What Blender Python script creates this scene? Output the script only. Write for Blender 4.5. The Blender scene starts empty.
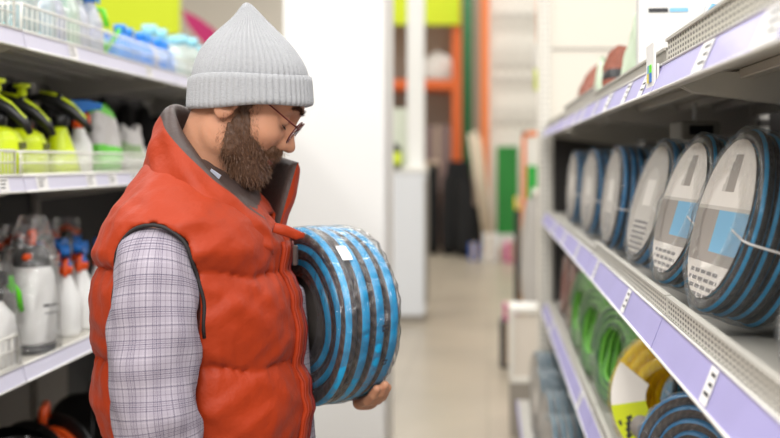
import bpy, math, random
import numpy as np
from mathutils import Vector, Matrix
PI = math.pi
random.seed(7)
RNG = np.random.RandomState(5)
sc = bpy.context.scene
col = sc.collection

# ------------------------------------------------------------------ camera, world, lights
F = 1083.0                                   # focal length in pixels of a 780 px wide frame
cam = bpy.data.cameras.new('camera')
camo = bpy.data.objects.new('camera', cam)
col.objects.link(camo)
camo.location = (0, 0, 1.57)
camo.rotation_euler = (PI / 2, 0, 0)
cam.sensor_width = 36
cam.lens = 36 * F / 780
cam.shift_x = (390 - 488) / 780
cam.shift_y = (160 - 219) / 780
cam.dof.use_dof = True
cam.dof.focus_distance = 1.82
cam.dof.aperture_fstop = 2.5
cam.clip_end = 200
sc.camera = camo

w = bpy.data.worlds.new('hall')
sc.world = w
w.use_nodes = True
wn = w.node_tree.nodes
wn['Background'].inputs[0].default_value = (1.0, 0.985, 0.96, 1)
wn['Background'].inputs[1].default_value = 0.50


def area(name, loc, size, sy, power, rot=(0, 0, 0), c=(1, .98, .95)):
    l = bpy.data.lights.new(name, 'AREA')
    l.shape = 'RECTANGLE'
    l.size = size
    l.size_y = sy
    l.energy = power
    l.color = c
    o = bpy.data.objects.new(name, l)
    o.location = loc
    o.rotation_euler = rot
    col.objects.link(o)
    return o


area('ceiling_and_fill_light', (-0.35, 2.5, 4.6), 0.7, 9, 120)
area('ceiling_and_fill_light', (2.6, 3.0, 4.6), 0.7, 9, 110)
area('ceiling_and_fill_light', (-3.4, 3.0, 4.6), 0.7, 9, 150)
area('ceiling_and_fill_light', (-0.5, 12, 5.4), 2.0, 9, 190)
area('ceiling_and_fill_light', (-1.0, 21, 6.4), 6.0, 8, 420)
area('ceiling_and_fill_light', (0.1, -2.2, 4.0), 4.0, 1.0, 200, (0.6, 0, 0))  # added fill from the camera side, tilted to brighten column and shelf fronts

sc.view_settings.view_transform = 'Standard'
sc.view_settings.look = 'None'
sc.view_settings.gamma = 1
sc.view_settings.use_curve_mapping = False
sc.view_settings.exposure = 0.42
sc.cycles.transparent_max_bounces = 24
sc.cycles.max_bounces = 8


# ------------------------------------------------------------------ helpers: colours, materials
def lin(c):
    r = []
    for v in c:
        v /= 255.0
        r.append(v / 12.92 if v <= 0.04045 else ((v + 0.055) / 1.055) ** 2.4)
    return (*r, 1.0)


MATS = {}


def mat(name, rgb, rough=0.5, metal=0.0, noise=0.0, nscale=30, bump=0.0, bscale=60, trans=0.0, coat=0.0,
        emit=0.0, sheen=0.0, sss=0.0, stretch=None):
    if name in MATS:
        return MATS[name]
    m = bpy.data.materials.new(name)
    m.use_nodes = True
    nt = m.node_tree
    b = nt.nodes['Principled BSDF']
    c = lin(rgb)
    b.inputs['Base Color'].default_value = c
    b.inputs['Roughness'].default_value = rough
    b.inputs['Metallic'].default_value = metal
    b.inputs['Transmission Weight'].default_value = trans
    b.inputs['Coat Weight'].default_value = coat
    b.inputs['Sheen Weight'].default_value = sheen
    if sss:
        b.inputs['Subsurface Weight'].default_value = sss
        b.inputs['Subsurface Radius'].default_value = (0.01, 0.004, 0.002)
    if emit:
        b.inputs['Emission Color'].default_value = c
        b.inputs['Emission Strength'].default_value = emit
    tc = nt.nodes.new('ShaderNodeTexCoord')
    mp = nt.nodes.new('ShaderNodeMapping')
    nt.links.new(tc.outputs['Object'], mp.inputs['Vector'])
    if stretch:
        mp.inputs['Scale'].default_value = stretch
    if noise:
        n = nt.nodes.new('ShaderNodeTexNoise')
        n.inputs['Scale'].default_value = nscale
        n.inputs['Detail'].default_value = 5
        nt.links.new(mp.outputs[0], n.inputs['Vector'])
        r = nt.nodes.new('ShaderNodeMixRGB')
        r.blend_type = 'MIX'
        r.inputs[1].default_value = tuple(v * (1 - noise) for v in c[:3]) + (1,)
        r.inputs[2].default_value = tuple(min(1, v * (1 + noise)) for v in c[:3]) + (1,)
        nt.links.new(n.outputs['Fac'], r.inputs[0])
        nt.links.new(r.outputs[0], b.inputs['Base Color'])
    if bump:
        n2 = nt.nodes.new('ShaderNodeTexNoise')
        n2.inputs['Scale'].default_value = bscale
        n2.inputs['Detail'].default_value = 4
        nt.links.new(mp.outputs[0], n2.inputs['Vector'])
        bp = nt.nodes.new('ShaderNodeBump')
        bp.inputs['Strength'].default_value = bump
        bp.inputs['Distance'].default_value = 0.01
        nt.links.new(n2.outputs['Fac'], bp.inputs['Height'])
        nt.links.new(bp.outputs[0], b.inputs['Normal'])
    if 'nylon' in name or 'skin' in name: b.inputs['Specular IOR Level'].default_value = 0.3
    MATS[name] = m
    return m


def film_mat(name, tint=(255, 255, 255), lo=0.06, hi=0.7, scale=14, rough=0.12, stretch=(1, 1, 1), milk=0.04):
    """clear wrinkled packaging film: mostly transparent, glossy on the wrinkles"""
    if name in MATS:
        return MATS[name]
    m = bpy.data.materials.new(name)
    m.use_nodes = True
    nt = m.node_tree
    nt.nodes.remove(nt.nodes['Principled BSDF'])
    out = nt.nodes['Material Output']
    tc = nt.nodes.new('ShaderNodeTexCoord')
    mp = nt.nodes.new('ShaderNodeMapping')
    mp.inputs['Scale'].default_value = stretch
    nt.links.new(tc.outputs['Object'], mp.inputs[0])
    n = nt.nodes.new('ShaderNodeTexNoise')
    n.inputs['Scale'].default_value = scale
    n.inputs['Detail'].default_value = 6
    n.inputs['Distortion'].default_value = 1.6
    nt.links.new(mp.outputs[0], n.inputs['Vector'])
    bp = nt.nodes.new('ShaderNodeBump')
    bp.inputs['Strength'].default_value = 1.0
    bp.inputs['Distance'].default_value = 0.02
    nt.links.new(n.outputs['Fac'], bp.inputs['Height'])
    lw = nt.nodes.new('ShaderNodeLayerWeight')
    lw.inputs['Blend'].default_value = 0.25
    nt.links.new(bp.outputs[0], lw.inputs['Normal'])
    mr = nt.nodes.new('ShaderNodeMapRange')
    mr.inputs['To Min'].default_value = lo
    mr.inputs['To Max'].default_value = hi
    nt.links.new(lw.outputs['Fresnel'], mr.inputs['Value'])
    tr = nt.nodes.new('ShaderNodeBsdfTransparent')
    tr.inputs[0].default_value = lin(tint)
    gl = nt.nodes.new('ShaderNodeBsdfGlossy')
    gl.inputs['Roughness'].default_value = rough
    gl.inputs['Color'].default_value = (1, 1, 1, 1)
    nt.links.new(bp.outputs[0], gl.inputs['Normal'])
    df = nt.nodes.new('ShaderNodeBsdfDiffuse')
    df.inputs[0].default_value = (.9, .9, .9, 1)
    mx0 = nt.nodes.new('ShaderNodeMixShader')
    mx0.inputs[0].default_value = milk
    nt.links.new(tr.outputs[0], mx0.inputs[1])
    nt.links.new(df.outputs[0], mx0.inputs[2])
    mx = nt.nodes.new('ShaderNodeMixShader')
    nt.links.new(mr.outputs[0], mx.inputs[0])
    nt.links.new(mx0.outputs[0], mx.inputs[1])
    nt.links.new(gl.outputs[0], mx.inputs[2])
    nt.links.new(mx.outputs[0], out.inputs['Surface'])
    MATS[name] = m
    return m


def perf_mat(name, rgb, px=0.022, pz=0.0085, axes=('Y', 'Z'), hole=0.27, dark=(70, 66, 62)):
    """perforated sheet metal: rows of slots seen as dark holes"""
    if name in MATS:
        return MATS[name]
    m = bpy.data.materials.new(name)
    m.use_nodes = True
    nt = m.node_tree
    b = nt.nodes['Principled BSDF']
    b.inputs['Roughness'].default_value = 0.45
    tc = nt.nodes.new('ShaderNodeTexCoord')
    sp = nt.nodes.new('ShaderNodeSeparateXYZ')
    nt.links.new(tc.outputs['Object'], sp.inputs[0])

    def cell(ax, p):
        a = nt.nodes.new('ShaderNodeMath'); a.operation = 'DIVIDE'; a.inputs[1].default_value = p
        nt.links.new(sp.outputs[ax], a.inputs[0])
        f = nt.nodes.new('ShaderNodeMath'); f.operation = 'FRACT'
        nt.links.new(a.outputs[0], f.inputs[0])
        s = nt.nodes.new('ShaderNodeMath'); s.operation = 'SUBTRACT'; s.inputs[1].default_value = 0.5
        nt.links.new(f.outputs[0], s.inputs[0])
        q = nt.nodes.new('ShaderNodeMath'); q.operation = 'ABSOLUTE'
        nt.links.new(s.outputs[0], q.inputs[0])
        l = nt.nodes.new('ShaderNodeMath'); l.operation = 'LESS_THAN'; l.inputs[1].default_value = hole
        nt.links.new(q.outputs[0], l.inputs[0])
        return l
    a, c = cell(axes[0], px), cell(axes[1], pz)
    mu = nt.nodes.new('ShaderNodeMath'); mu.operation = 'MULTIPLY'
    nt.links.new(a.outputs[0], mu.inputs[0]); nt.links.new(c.outputs[0], mu.inputs[1])
    mx = nt.nodes.new('ShaderNodeMixRGB')
    mx.inputs[1].default_value = lin(rgb)
    mx.inputs[2].default_value = lin(dark)
    nt.links.new(mu.outputs[0], mx.inputs[0])
    nt.links.new(mx.outputs[0], b.inputs['Base Color'])
    MATS[name] = m
    return m


def ramp_lines(nt, src, period, stops, base):
    d = nt.nodes.new('ShaderNodeMath'); d.operation = 'DIVIDE'; d.inputs[1].default_value = period
    nt.links.new(src, d.inputs[0])
    f = nt.nodes.new('ShaderNodeMath'); f.operation = 'FRACT'
    nt.links.new(d.outputs[0], f.inputs[0])
    r = nt.nodes.new('ShaderNodeValToRGB')
    r.color_ramp.interpolation = 'CONSTANT'
    els = r.color_ramp.elements
    els[0].position = 0; els[0].color = base
    els[1].position = 0.999; els[1].color = base
    for p0, p1, c in stops:
        e = els.new(p0); e.color = c
        e = els.new(p1); e.color = base
    nt.links.new(f.outputs[0], r.inputs[0])
    return r


def plaid_mat():
    m = bpy.data.materials.new('plaid_shirt_cloth')
    m.use_nodes = True
    nt = m.node_tree
    b = nt.nodes['Principled BSDF']
    b.inputs['Roughness'].default_value = 0.85
    uv = nt.nodes.new('ShaderNodeUVMap')
    sp = nt.nodes.new('ShaderNodeSeparateXYZ')
    nt.links.new(uv.outputs[0], sp.inputs[0])
    dk = (0.36, 0.34, 0.42, 1); md = (0.6, 0.57, 0.62, 1); wt = (1, 1, 1, 1); ba = (.86, .85, .87, 1)
    st = [(0.06, 0.09, dk), (0.13, 0.16, md), (0.20, 0.23, dk), (0.27, 0.30, md), (0.34, .37, dk),
          (0.55, 0.58, wt), (0.62, 0.645, dk), (0.70, 0.73, wt), (0.86, 0.89, md)]
    r1 = ramp_lines(nt, sp.outputs[0], 0.041, st, ba)
    r2 = ramp_lines(nt, sp.outputs[1], 0.045, st, ba)
    mu = nt.nodes.new('ShaderNodeMixRGB'); mu.blend_type = 'MULTIPLY'; mu.inputs[0].default_value = 1
    nt.links.new(r1.outputs[0], mu.inputs[1]); nt.links.new(r2.outputs[0], mu.inputs[2])
    m2 = nt.nodes.new('ShaderNodeMixRGB'); m2.blend_type = 'MULTIPLY'; m2.inputs[0].default_value = 1
    nt.links.new(mu.outputs[0], m2.inputs[1]); m2.inputs[2].default_value = lin((170, 163, 171))
    nt.links.new(m2.outputs[0], b.inputs['Base Color'])
    return m


def hose_mat(name, a, b_, scale=260, rough=0.4):
    """braided hose wall: fine diagonal thread pattern from the UV map"""
    if name in MATS:
        return MATS[name]
    m = bpy.data.materials.new(name)
    m.use_nodes = True
    nt = m.node_tree
    b = nt.nodes['Principled BSDF']
    b.inputs['Roughness'].default_value = rough
    b.inputs['Coat Weight'].default_value = 0.3
    uv = nt.nodes.new('ShaderNodeUVMap')
    wv = nt.nodes.new('ShaderNodeTexWave')
    wv.bands_direction = 'DIAGONAL'
    wv.inputs['Scale'].default_value = scale / 6
    nt.links.new(uv.outputs[0], wv.inputs['Vector'])
    mx = nt.nodes.new('ShaderNodeMixRGB')
    mx.inputs[1].default_value = lin(a)
    mx.inputs[2].default_value = lin(b_)
    nt.links.new(wv.outputs['Fac'], mx.inputs[0])
    nt.links.new(mx.outputs[0], b.inputs['Base Color'])
    MATS[name] = m
    return m


# ------------------------------------------------------------------ helpers: meshes
class MB:
    def __init__(s):
        s.v = []; s.f = []; s.m = []; s.uv = []
        s.sm = []

    def add(s, verts, faces, mi=0, uvs=None, smooth=True):
        o = len(s.v)
        s.v.extend(tuple(map(float, p)) for p in verts)
        for k, fc in enumerate(faces):
            s.f.append([i + o for i in fc])
            s.m.append(mi[k] if isinstance(mi, (list, tuple)) else mi)
            s.uv.append(uvs[k] if uvs else None)
            s.sm.append(smooth)
        return s

    def box(s, x0, x1, y0, y1, z0, z1, mi=0, bev=0.0, M=None):
        if bev > 0:
            b = min(bev, (x1 - x0) * .45, (y1 - y0) * .45, (z1 - z0) * .45)
            # chamfered box: 24 verts
            vs = []; idx = {}
            lo = (x0, y0, z0); hi = (x1, y1, z1)
            for cx in (0, 1):
                for cy in (0, 1):
                    for cz in (0, 1):
                        c = (cx, cy, cz)
                        for ax in range(3):
                            p = []
                            for k in range(3):
                                e = hi[k] if c[k] else lo[k]
                                if k != ax:
                                    e += -b if c[k] else b
                                p.append(e)
                            idx[(c, ax)] = len(vs); vs.append(p)
            fs = []
            for ax in range(3):
                o1, o2 = [(1, 2), (2, 0), (0, 1)][ax]
                for sgn in (0, 1):
                    q = []
                    for a_, b_ in ((0, 0), (1, 0), (1, 1), (0, 1)):
                        c = [0, 0, 0]; c[ax] = sgn; c[o1] = a_; c[o2] = b_
                        q.append(idx[(tuple(c), ax)])
                    fs.append(q if sgn else q[::-1])
            for ax in range(3):        # edges along ax
                o1, o2 = [(1, 2), (2, 0), (0, 1)][ax]
                for a_ in (0, 1):
                    for b_ in (0, 1):
                        c0 = [0, 0, 0]; c0[o1] = a_; c0[o2] = b_
                        c1 = list(c0); c1[ax] = 1
                        q = [idx[(tuple(c0), o1)], idx[(tuple(c1), o1)], idx[(tuple(c1), o2)], idx[(tuple(c0), o2)]]
                        fs.append(q if (a_ != b_) else q[::-1])
            for cx in (0, 1):
                for cy in (0, 1):
                    for cz in (0, 1):
                        c = (cx, cy, cz)
                        q = [idx[(c, 0)], idx[(c, 1)], idx[(c, 2)]]
                        fs.append(q if (cx + cy + cz) % 2 else q[::-1])
            if M: vs = [M @ Vector(p) for p in vs]
            return s.add(vs, fs, mi, smooth=False)
        vs = [(x, y, z) for x in (x0, x1) for y in (y0, y1) for z in (z0, z1)]
        if M: vs = [M @ Vector(p) for p in vs]
        fs = [(0, 1, 3, 2), (4, 6, 7, 5), (0, 4, 5, 1), (2, 3, 7, 6), (0, 2, 6, 4), (1, 5, 7, 3)]
        return s.add(vs, fs, mi, smooth=False)

    def tube(s, pts, r, n=8, mi=0, closed=False, cap=True, flat=1.0, up=None, uv=False, mfun=None, tw=None):
        P = [Vector(p) for p in pts]
        N = len(P)
        R = r if isinstance(r, (list, tuple, np.ndarray)) else [r] * N
        rings = []
        T = []
        for i in range(N):
            if closed:
                t = P[(i + 1) % N] - P[i - 1]
            else:
                t = P[min(i + 1, N - 1)] - P[max(i - 1, 0)]
            T.append(t.normalized())
        u = Vector(up) if up else (Vector((0, 0, 1)) if abs(T[0].z) < .9 else Vector((1, 0, 0)))
        a = (u - T[0] * u.dot(T[0])).normalized()
        vs = []; L = [0]
        for i in range(N):
            if up: a = Vector(up)
            a = (a - T[i] * a.dot(T[i])).normalized()
            b = T[i].cross(a)
            if i: L.append(L[-1] + (P[i] - P[i - 1]).length)
            for k in range(n):
                th = 2 * PI * k / n + (tw[i] if tw is not None else 0)
                vs.append(P[i] + a * (math.cos(th) * R[i]) + b * (math.sin(th) * R[i] * flat))
        fs = []; mis = []; uvs = []
        M = N if closed else N - 1
        for i in range(M):
            j = (i + 1) % N
            for k in range(n):
                k2 = (k + 1) % n
                fs.append((i * n + k, i * n + k2, j * n + k2, j * n + k))
                mis.append(mfun(i, k) if mfun else mi)
                l0 = L[i]; l1 = L[j] if j else L[-1] + .01
                c = 2 * PI * R[i]
                uvs.append([(k / n * c, l0), ((k + 1) / n * c, l0), ((k + 1) / n * c, l1), (k / n * c, l1)])
        if cap and not closed:
            fs.append(tuple(range(n))[::-1]); fs.append(tuple((N - 1) * n + k for k in range(n)))
            m0 = mfun(0, 0) if mfun else mi
            mis += [m0, m0]; uvs += [[(0, 0)] * n] * 2
        return s.add(vs, fs, mis, uvs if uv else None)

    def lathe(s, prof, c=(0, 0, 0), n=24, mi=0, sx=1, sy=1, axis='z', smooth=True, M=None, rib=None):
        vs = []
        for (r, z) in prof:
            for k in range(n):
                th = 2 * PI * k / n
                rr = r * (1 + (rib(th, z) if rib else 0))
                p = (rr * math.cos(th) * sx, rr * math.sin(th) * sy, z)
                if axis == 'x': p = (p[2], p[0], p[1])
                if axis == 'y': p = (p[0], -p[2], p[1])
                vs.append(Vector((p[0] + c[0], p[1] + c[1], p[2] + c[2])))
        if M: vs = [M @ p for p in vs]
        fs = []
        for i in range(len(prof) - 1):
            for k in range(n):
                k2 = (k + 1) % n
                fs.append((i * n + k, i * n + k2, (i + 1) * n + k2, (i + 1) * n + k))
        if prof[0][0] > 1e-5: fs.append(tuple(range(n))[::-1])
        if prof[-1][0] > 1e-5: fs.append(tuple((len(prof) - 1) * n + k for k in range(n)))
        return s.add(vs, fs, mi, smooth=smooth)

    def grid(s, fn, nu, nv, mi=0, closeu=False, mfun=None, uv=None, smooth=True):
        vs = [fn(i / (nu if closeu else nu - 1), j / (nv - 1)) for i in range(nu) for j in range(nv)]
        fs = []; mis = []; uvs = []
        for i in range(nu if closeu else nu - 1):
            i2 = (i + 1) % nu
            for j in range(nv - 1):
                fs.append((i * nv + j, i2 * nv + j, i2 * nv + j + 1, i * nv + j + 1))
                mis.append(mfun(i / nu, j / nv) if mfun else mi)
                if uv: uvs.append([uv(i / nu, j / (nv - 1)), uv((i + 1) / nu, j / (nv - 1)),
                                   uv((i + 1) / nu, (j + 1) / (nv - 1)), uv(i / nu, (j + 1) / (nv - 1))])
        return s.add(vs, fs, mis, uvs if uv else None, smooth)

    def build(s, name, mats, parent=None, solid=0.0, bevel=0.0, loc=None, rot=None):
        me = bpy.data.meshes.new(name)
        me.from_pydata(s.v, [], s.f)
        if not isinstance(mats, (list, tuple)): mats = [mats]
        for m in mats: me.materials.append(m)
        me.polygons.foreach_set('material_index', s.m)
        me.polygons.foreach_set('use_smooth', s.sm)
        if any(u is not None for u in s.uv):
            ul = me.uv_layers.new(name='UVMap')
            d = []
            for k, fc in enumerate(s.f):
                u = s.uv[k] or [(0, 0)] * len(fc)
                for q in u: d += [q[0], q[1]]
            ul.data.foreach_set('uv', d)
        me.validate()
        me.update()
        o = bpy.data.objects.new(name, me)
        col.objects.link(o)
        if parent: o.parent = parent
        if loc: o.location = loc
        if rot: o.rotation_euler = rot
        if solid:
            md = o.modifiers.new('solid', 'SOLIDIFY'); md.thickness = solid
        if bevel:
            md = o.modifiers.new('bevel', 'BEVEL'); md.width = bevel; md.segments = 2
        return o


def tag(o, label=None, cat=None, group=None, kind=None):
    if label: o['label'] = label
    if cat: o['category'] = cat
    if group: o['group'] = group
    if kind: o['kind'] = kind
    return o


def thing(name, label, cat, loc=(0, 0, 0), rz=0, group=None, rot=None):
    o = bpy.data.objects.new(name, None)
    o.empty_display_size = .1
    col.objects.link(o)
    o.location = loc
    o.rotation_euler = rot if rot else (0, 0, rz)
    return tag(o, label, cat, group)


def kids(o):
    return [c for c in bpy.data.objects if c.parent == o]


def copy_tree(o, parent=None):
    c = o.copy()
    col.objects.link(c)
    if parent: c.parent = parent
    for k in kids(o): copy_tree(k, c)
    return c


def place(o, loc, rz=0, label=None, group=None, scale=None, rot=None):
    o.location = loc
    o.rotation_euler = rot if rot else (0, 0, rz)
    if label: o['label'] = label
    if group: o['group'] = group
    if scale: o.scale = (scale,) * 3 if not isinstance(scale, tuple) else scale
    return o


class Proto:
    """first use returns the thing itself, later uses return copies"""
    def __init__(s, o): s.o = o; s.used = False; s.src = o

    def get(s):
        if not s.used:
            s.used = True
            return s.o
        return copy_tree(s.src)


def lerp(a, b, t): return a + (b - a) * t


def smooth_noise(x, y, z, seed=0):
    """cheap smooth pseudo noise, vectorised, about -1..1"""
    r = np.random.RandomState(seed)
    s = 0
    for k in range(5):
        a = r.normal(size=3); a /= np.linalg.norm(a)
        p = r.uniform(0, 6.28)
        f = 1 + k * .55
        s = s + np.sin((a[0] * x + a[1] * y + a[2] * z) * f + p + 1.3 * np.sin((a[1] * x + a[2] * y + a[0] * z) * f * .7 + p * 2))
    return s / 3.0


# ------------------------------------------------------------------ implicit surfaces
def surface_nets(f, ax, ay, az):
    nx, ny, nz = f.shape
    ins = f < 0
    c = np.zeros((nx - 1, ny - 1, nz - 1), np.int8)
    for dx in (0, 1):
        for dy in (0, 1):
            for dz in (0, 1):
                c += ins[dx:nx - 1 + dx, dy:ny - 1 + dy, dz:nz - 1 + dz]
    act = (c > 0) & (c < 8)
    I, J, K = np.nonzero(act)
    idx = -np.ones(act.shape, np.int64)
    idx[I, J, K] = np.arange(len(I))
    cor = [(a, b, d) for a in (0, 1) for b in (0, 1) for d in (0, 1)]
    val = {q: f[I + q[0], J + q[1], K + q[2]] for q in cor}
    acc = np.zeros((len(I), 3)); cnt = np.zeros(len(I))
    for q in cor:
        for a in range(3):
            if q[a] == 0:
                q2 = tuple(1 if k == a else q[k] for k in range(3))
                v0, v1 = val[q], val[q2]
                m = (v0 < 0) != (v1 < 0)
                t = np.where(m, v0 / np.where(m, v0 - v1, 1), 0)
                p = np.zeros((len(I), 3))
                for k in range(3): p[:, k] = q[k]
                p[:, a] = t
                acc += p * m[:, None]; cnt += m
    acc /= cnt[:, None]
    X = ax[I] + acc[:, 0] * (ax[I + 1] - ax[I])
    Y = ay[J] + acc[:, 1] * (ay[J + 1] - ay[J])
    Z = az[K] + acc[:, 2] * (az[K + 1] - az[K])
    V = np.stack([X, Y, Z], 1)
    faces = []
    # edges along x
    def emit(A, B, C, D, flip):
        q = np.stack([A, B, C, D], 1)
        ok = (q >= 0).all(1)
        q = q[ok]; fl = flip[ok]
        q[fl] = q[fl][:, ::-1]
        faces.append(q)
    m = ins[:-1, 1:-1, 1:-1] != ins[1:, 1:-1, 1:-1]
    i, j, k = np.nonzero(m); j += 1; k += 1
    emit(idx[i, j - 1, k - 1], idx[i, j, k - 1], idx[i, j, k], idx[i, j - 1, k], ~ins[i, j, k])
    m = ins[1:-1, :-1, 1:-1] != ins[1:-1, 1:, 1:-1]
    i, j, k = np.nonzero(m); i += 1; k += 1
    emit(idx[i - 1, j, k - 1], idx[i - 1, j, k], idx[i, j, k], idx[i, j, k - 1], ~ins[i, j, k])
    m = ins[1:-1, 1:-1, :-1] != ins[1:-1, 1:-1, 1:]
    i, j, k = np.nonzero(m); i += 1; j += 1
    emit(idx[i - 1, j - 1, k], idx[i, j - 1, k], idx[i, j, k], idx[i - 1, j, k], ~ins[i, j, k])
    return V, np.concatenate(faces)


def sdf_mesh(fn, lo, hi, h):
    ax, ay, az = [np.arange(lo[k], hi[k] + h, h) for k in range(3)]
    X, Y, Z = np.meshgrid(ax, ay, az, indexing='ij')
    return surface_nets(fn(X, Y, Z).astype(np.float64), ax, ay, az)


def capsule(X, Y, Z, a, b, r0, r1):
    a = np.array(a, float); b = np.array(b, float)
    d = b - a
    L = d.dot(d) + 1e-12
    t = np.clip(((X - a[0]) * d[0] + (Y - a[1]) * d[1] + (Z - a[2]) * d[2]) / L, 0, 1)
    return np.sqrt((X - a[0] - t * d[0]) ** 2 + (Y - a[1] - t * d[1]) ** 2 + (Z - a[2] - t * d[2]) ** 2) - (r0 + (r1 - r0) * t)


def ellip(X, Y, Z, c, r, M=None):
    x, y, z = X - c[0], Y - c[1], Z - c[2]
    if M is not None:
        x, y, z = (M[0][0] * x + M[0][1] * y + M[0][2] * z, M[1][0] * x + M[1][1] * y + M[1][2] * z,
                   M[2][0] * x + M[2][1] * y + M[2][2] * z)
    k0 = np.sqrt((x / r[0]) ** 2 + (y / r[1]) ** 2 + (z / r[2]) ** 2)
    k1 = np.sqrt((x / r[0] ** 2) ** 2 + (y / r[1] ** 2) ** 2 + (z / r[2] ** 2) ** 2) + 1e-9
    return k0 * (k0 - 1) / k1


def smin(a, b, k):
    h = np.clip(.5 + .5 * (b - a) / k, 0, 1)
    return b + (a - b) * h - k * h * (1 - h)


def smax(a, b, k): return -smin(-a, -b, k)


def nmesh(name, V, Fc, mats, parent=None, mi=None, uvfn=None):
    me = bpy.data.meshes.new(name)
    me.from_pydata(V.tolist(), [], Fc.tolist() if hasattr(Fc, 'tolist') else Fc)
    for m in (mats if isinstance(mats, (list, tuple)) else [mats]): me.materials.append(m)
    me.polygons.foreach_set('use_smooth', [True] * len(me.polygons))
    if mi is not None: me.polygons.foreach_set('material_index', mi)
    if uvfn:
        ul = me.uv_layers.new(name='UVMap')
        li = np.zeros(len(me.loops), np.int32)
        me.loops.foreach_get('vertex_index', li)
        ul.data.foreach_set('uv', uvfn(V[li]).astype(np.float32).ravel())
    me.update()
    o = bpy.data.objects.new(name, me)
    col.objects.link(o)
    if parent: o.parent = parent
    return o


# ------------------------------------------------------------------ materials
M_white = mat('white_painted_metal', (228, 226, 220), .45)
M_shelf = mat('pale_grey_shelf_metal', (184, 180, 171), .5, noise=.03, nscale=8)
M_strip = mat('lavender_price_strip', (164, 158, 206), .5, noise=.10, nscale=7, coat=.05)
M_strip_l = mat('pale_lavender_price_strip', (206, 204, 222), .4, noise=.05, nscale=7, coat=.1)
M_paper = mat('white_price_paper', (232, 230, 228), .7)
M_ink = mat('dark_print', (40, 40, 44), .6)
M_panel_d = mat('charcoal_back_panel', (46, 42, 40), .7, noise=.08, nscale=5)
M_panel_l = mat('light_back_panel', (150, 144, 136), .7)
M_black = mat('black_plastic', (18, 18, 19), .35)
M_blacksoft = mat('black_bag_cloth', (14, 14, 15), .8, bump=.4, bscale=20)
M_wire = mat('white_coated_wire', (232, 230, 222), .4)
M_orange = mat('orange_plastic', (235, 84, 18), .4)
M_blue = mat('blue_plastic', (12, 106, 190), .35)
M_lime = mat('chartreuse_plastic', (212, 232, 10), .4, coat=.3)
M_wplast = mat('white_plastic_bottle', (236, 236, 234), .35)
M_green = mat('bright_green_plastic', (96, 216, 30), .4)
M_film = film_mat('clear_wrinkled_film')
M_film_h = film_mat('clear_shrink_film', lo=.04, hi=.85, scale=19, rough=.12, stretch=(1, 1, .6), milk=.012)
M_film_s = film_mat('clear_shelf_film', lo=.025, hi=.62, scale=34, rough=.18, milk=.03)

# ------------------------------------------------------------------ the hall
def struct(name, mb, m, **k):
    o = mb.build(name, m, **k)
    o['kind'] = 'structure'
    return o


def floor_mat():
    m = bpy.data.materials.new('beige_tile_floor')
    m.use_nodes = True
    nt = m.node_tree
    b = nt.nodes['Principled BSDF']
    tc = nt.nodes.new('ShaderNodeTexCoord')
    br = nt.nodes.new('ShaderNodeTexBrick')
    br.offset = 0
    br.inputs['Scale'].default_value = 1
    br.inputs['Brick Width'].default_value = .6
    br.inputs['Row Height'].default_value = .6
    br.inputs['Mortar Size'].default_value = .006
    br.inputs['Color1'].default_value = lin((176, 164, 145))
    br.inputs['Color2'].default_value = lin((169, 158, 140))
    br.inputs['Mortar'].default_value = lin((150, 138, 120))
    nt.links.new(tc.outputs['Object'], br.inputs['Vector'])
    n = nt.nodes.new('ShaderNodeTexNoise')
    n.inputs['Scale'].default_value = 1.6
    n.inputs['Detail'].default_value = 6
    nt.links.new(tc.outputs['Object'], n.inputs['Vector'])
    mx = nt.nodes.new('ShaderNodeMixRGB'); mx.blend_type = 'MULTIPLY'
    mx.inputs[0].default_value = .35
    nt.links.new(br.outputs['Color'], mx.inputs[1])
    nt.links.new(n.outputs['Fac'], mx.inputs[2])
    nt.links.new(mx.outputs[0], b.inputs['Base Color'])
    b.inputs['Roughness'].default_value = .32
    return m


struct('floor', MB().box(-9, 7, -4, 27, -.1, 0), floor_mat())
M_wall = mat('cream_wall_paint', (226, 220, 208), .8, noise=.02, nscale=2)
struct('wall_back', MB().box(-9, 7, 27, 27.2, 0, 7), M_wall)
struct('wall_left', MB().box(-9.2, -9, -4, 27, 0, 7), M_wall)
struct('wall_right', MB().box(7, 7.2, -4, 27, 0, 7), M_wall)
cb = MB().box(-.985, -.495, 5.2, 5.69, 0, 6.2, bev=.01)
struct('column', cb, mat('white_column_paint', (238, 236, 233), .7, noise=.012, nscale=4))


# ------------------------------------------------------------------ right gondola shelving
def price_tag_mesh(mb, s, y0, y1, z0, z1, xt, xb, lines=3, seed=1):
    """a slip of paper in the price strip, plus printed lines"""
    def P(y, t, d): return (lerp(xb, xt, t) + s * d, y, lerp(z0, z1, t))
    mb.add([P(y0, .08, .0015), P(y1, .08, .0015), P(y1, .92, .0015), P(y0, .92, .0015)], [(0, 1, 2, 3) if s < 0 else (3, 2, 1, 0)], 0, smooth=False)
    r = random.Random(seed)
    for k in range(lines):
        t = .72 - k * .22
        a = lerp(y0, y1, .15); b = lerp(y0, y1, r.uniform(.5, .85))
        mb.add([P(a, t, .002), P(b, t, .002), P(b, t + .08, .002), P(a, t + .08, .002)], [(0, 1, 2, 3)], 1, smooth=False)


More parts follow.
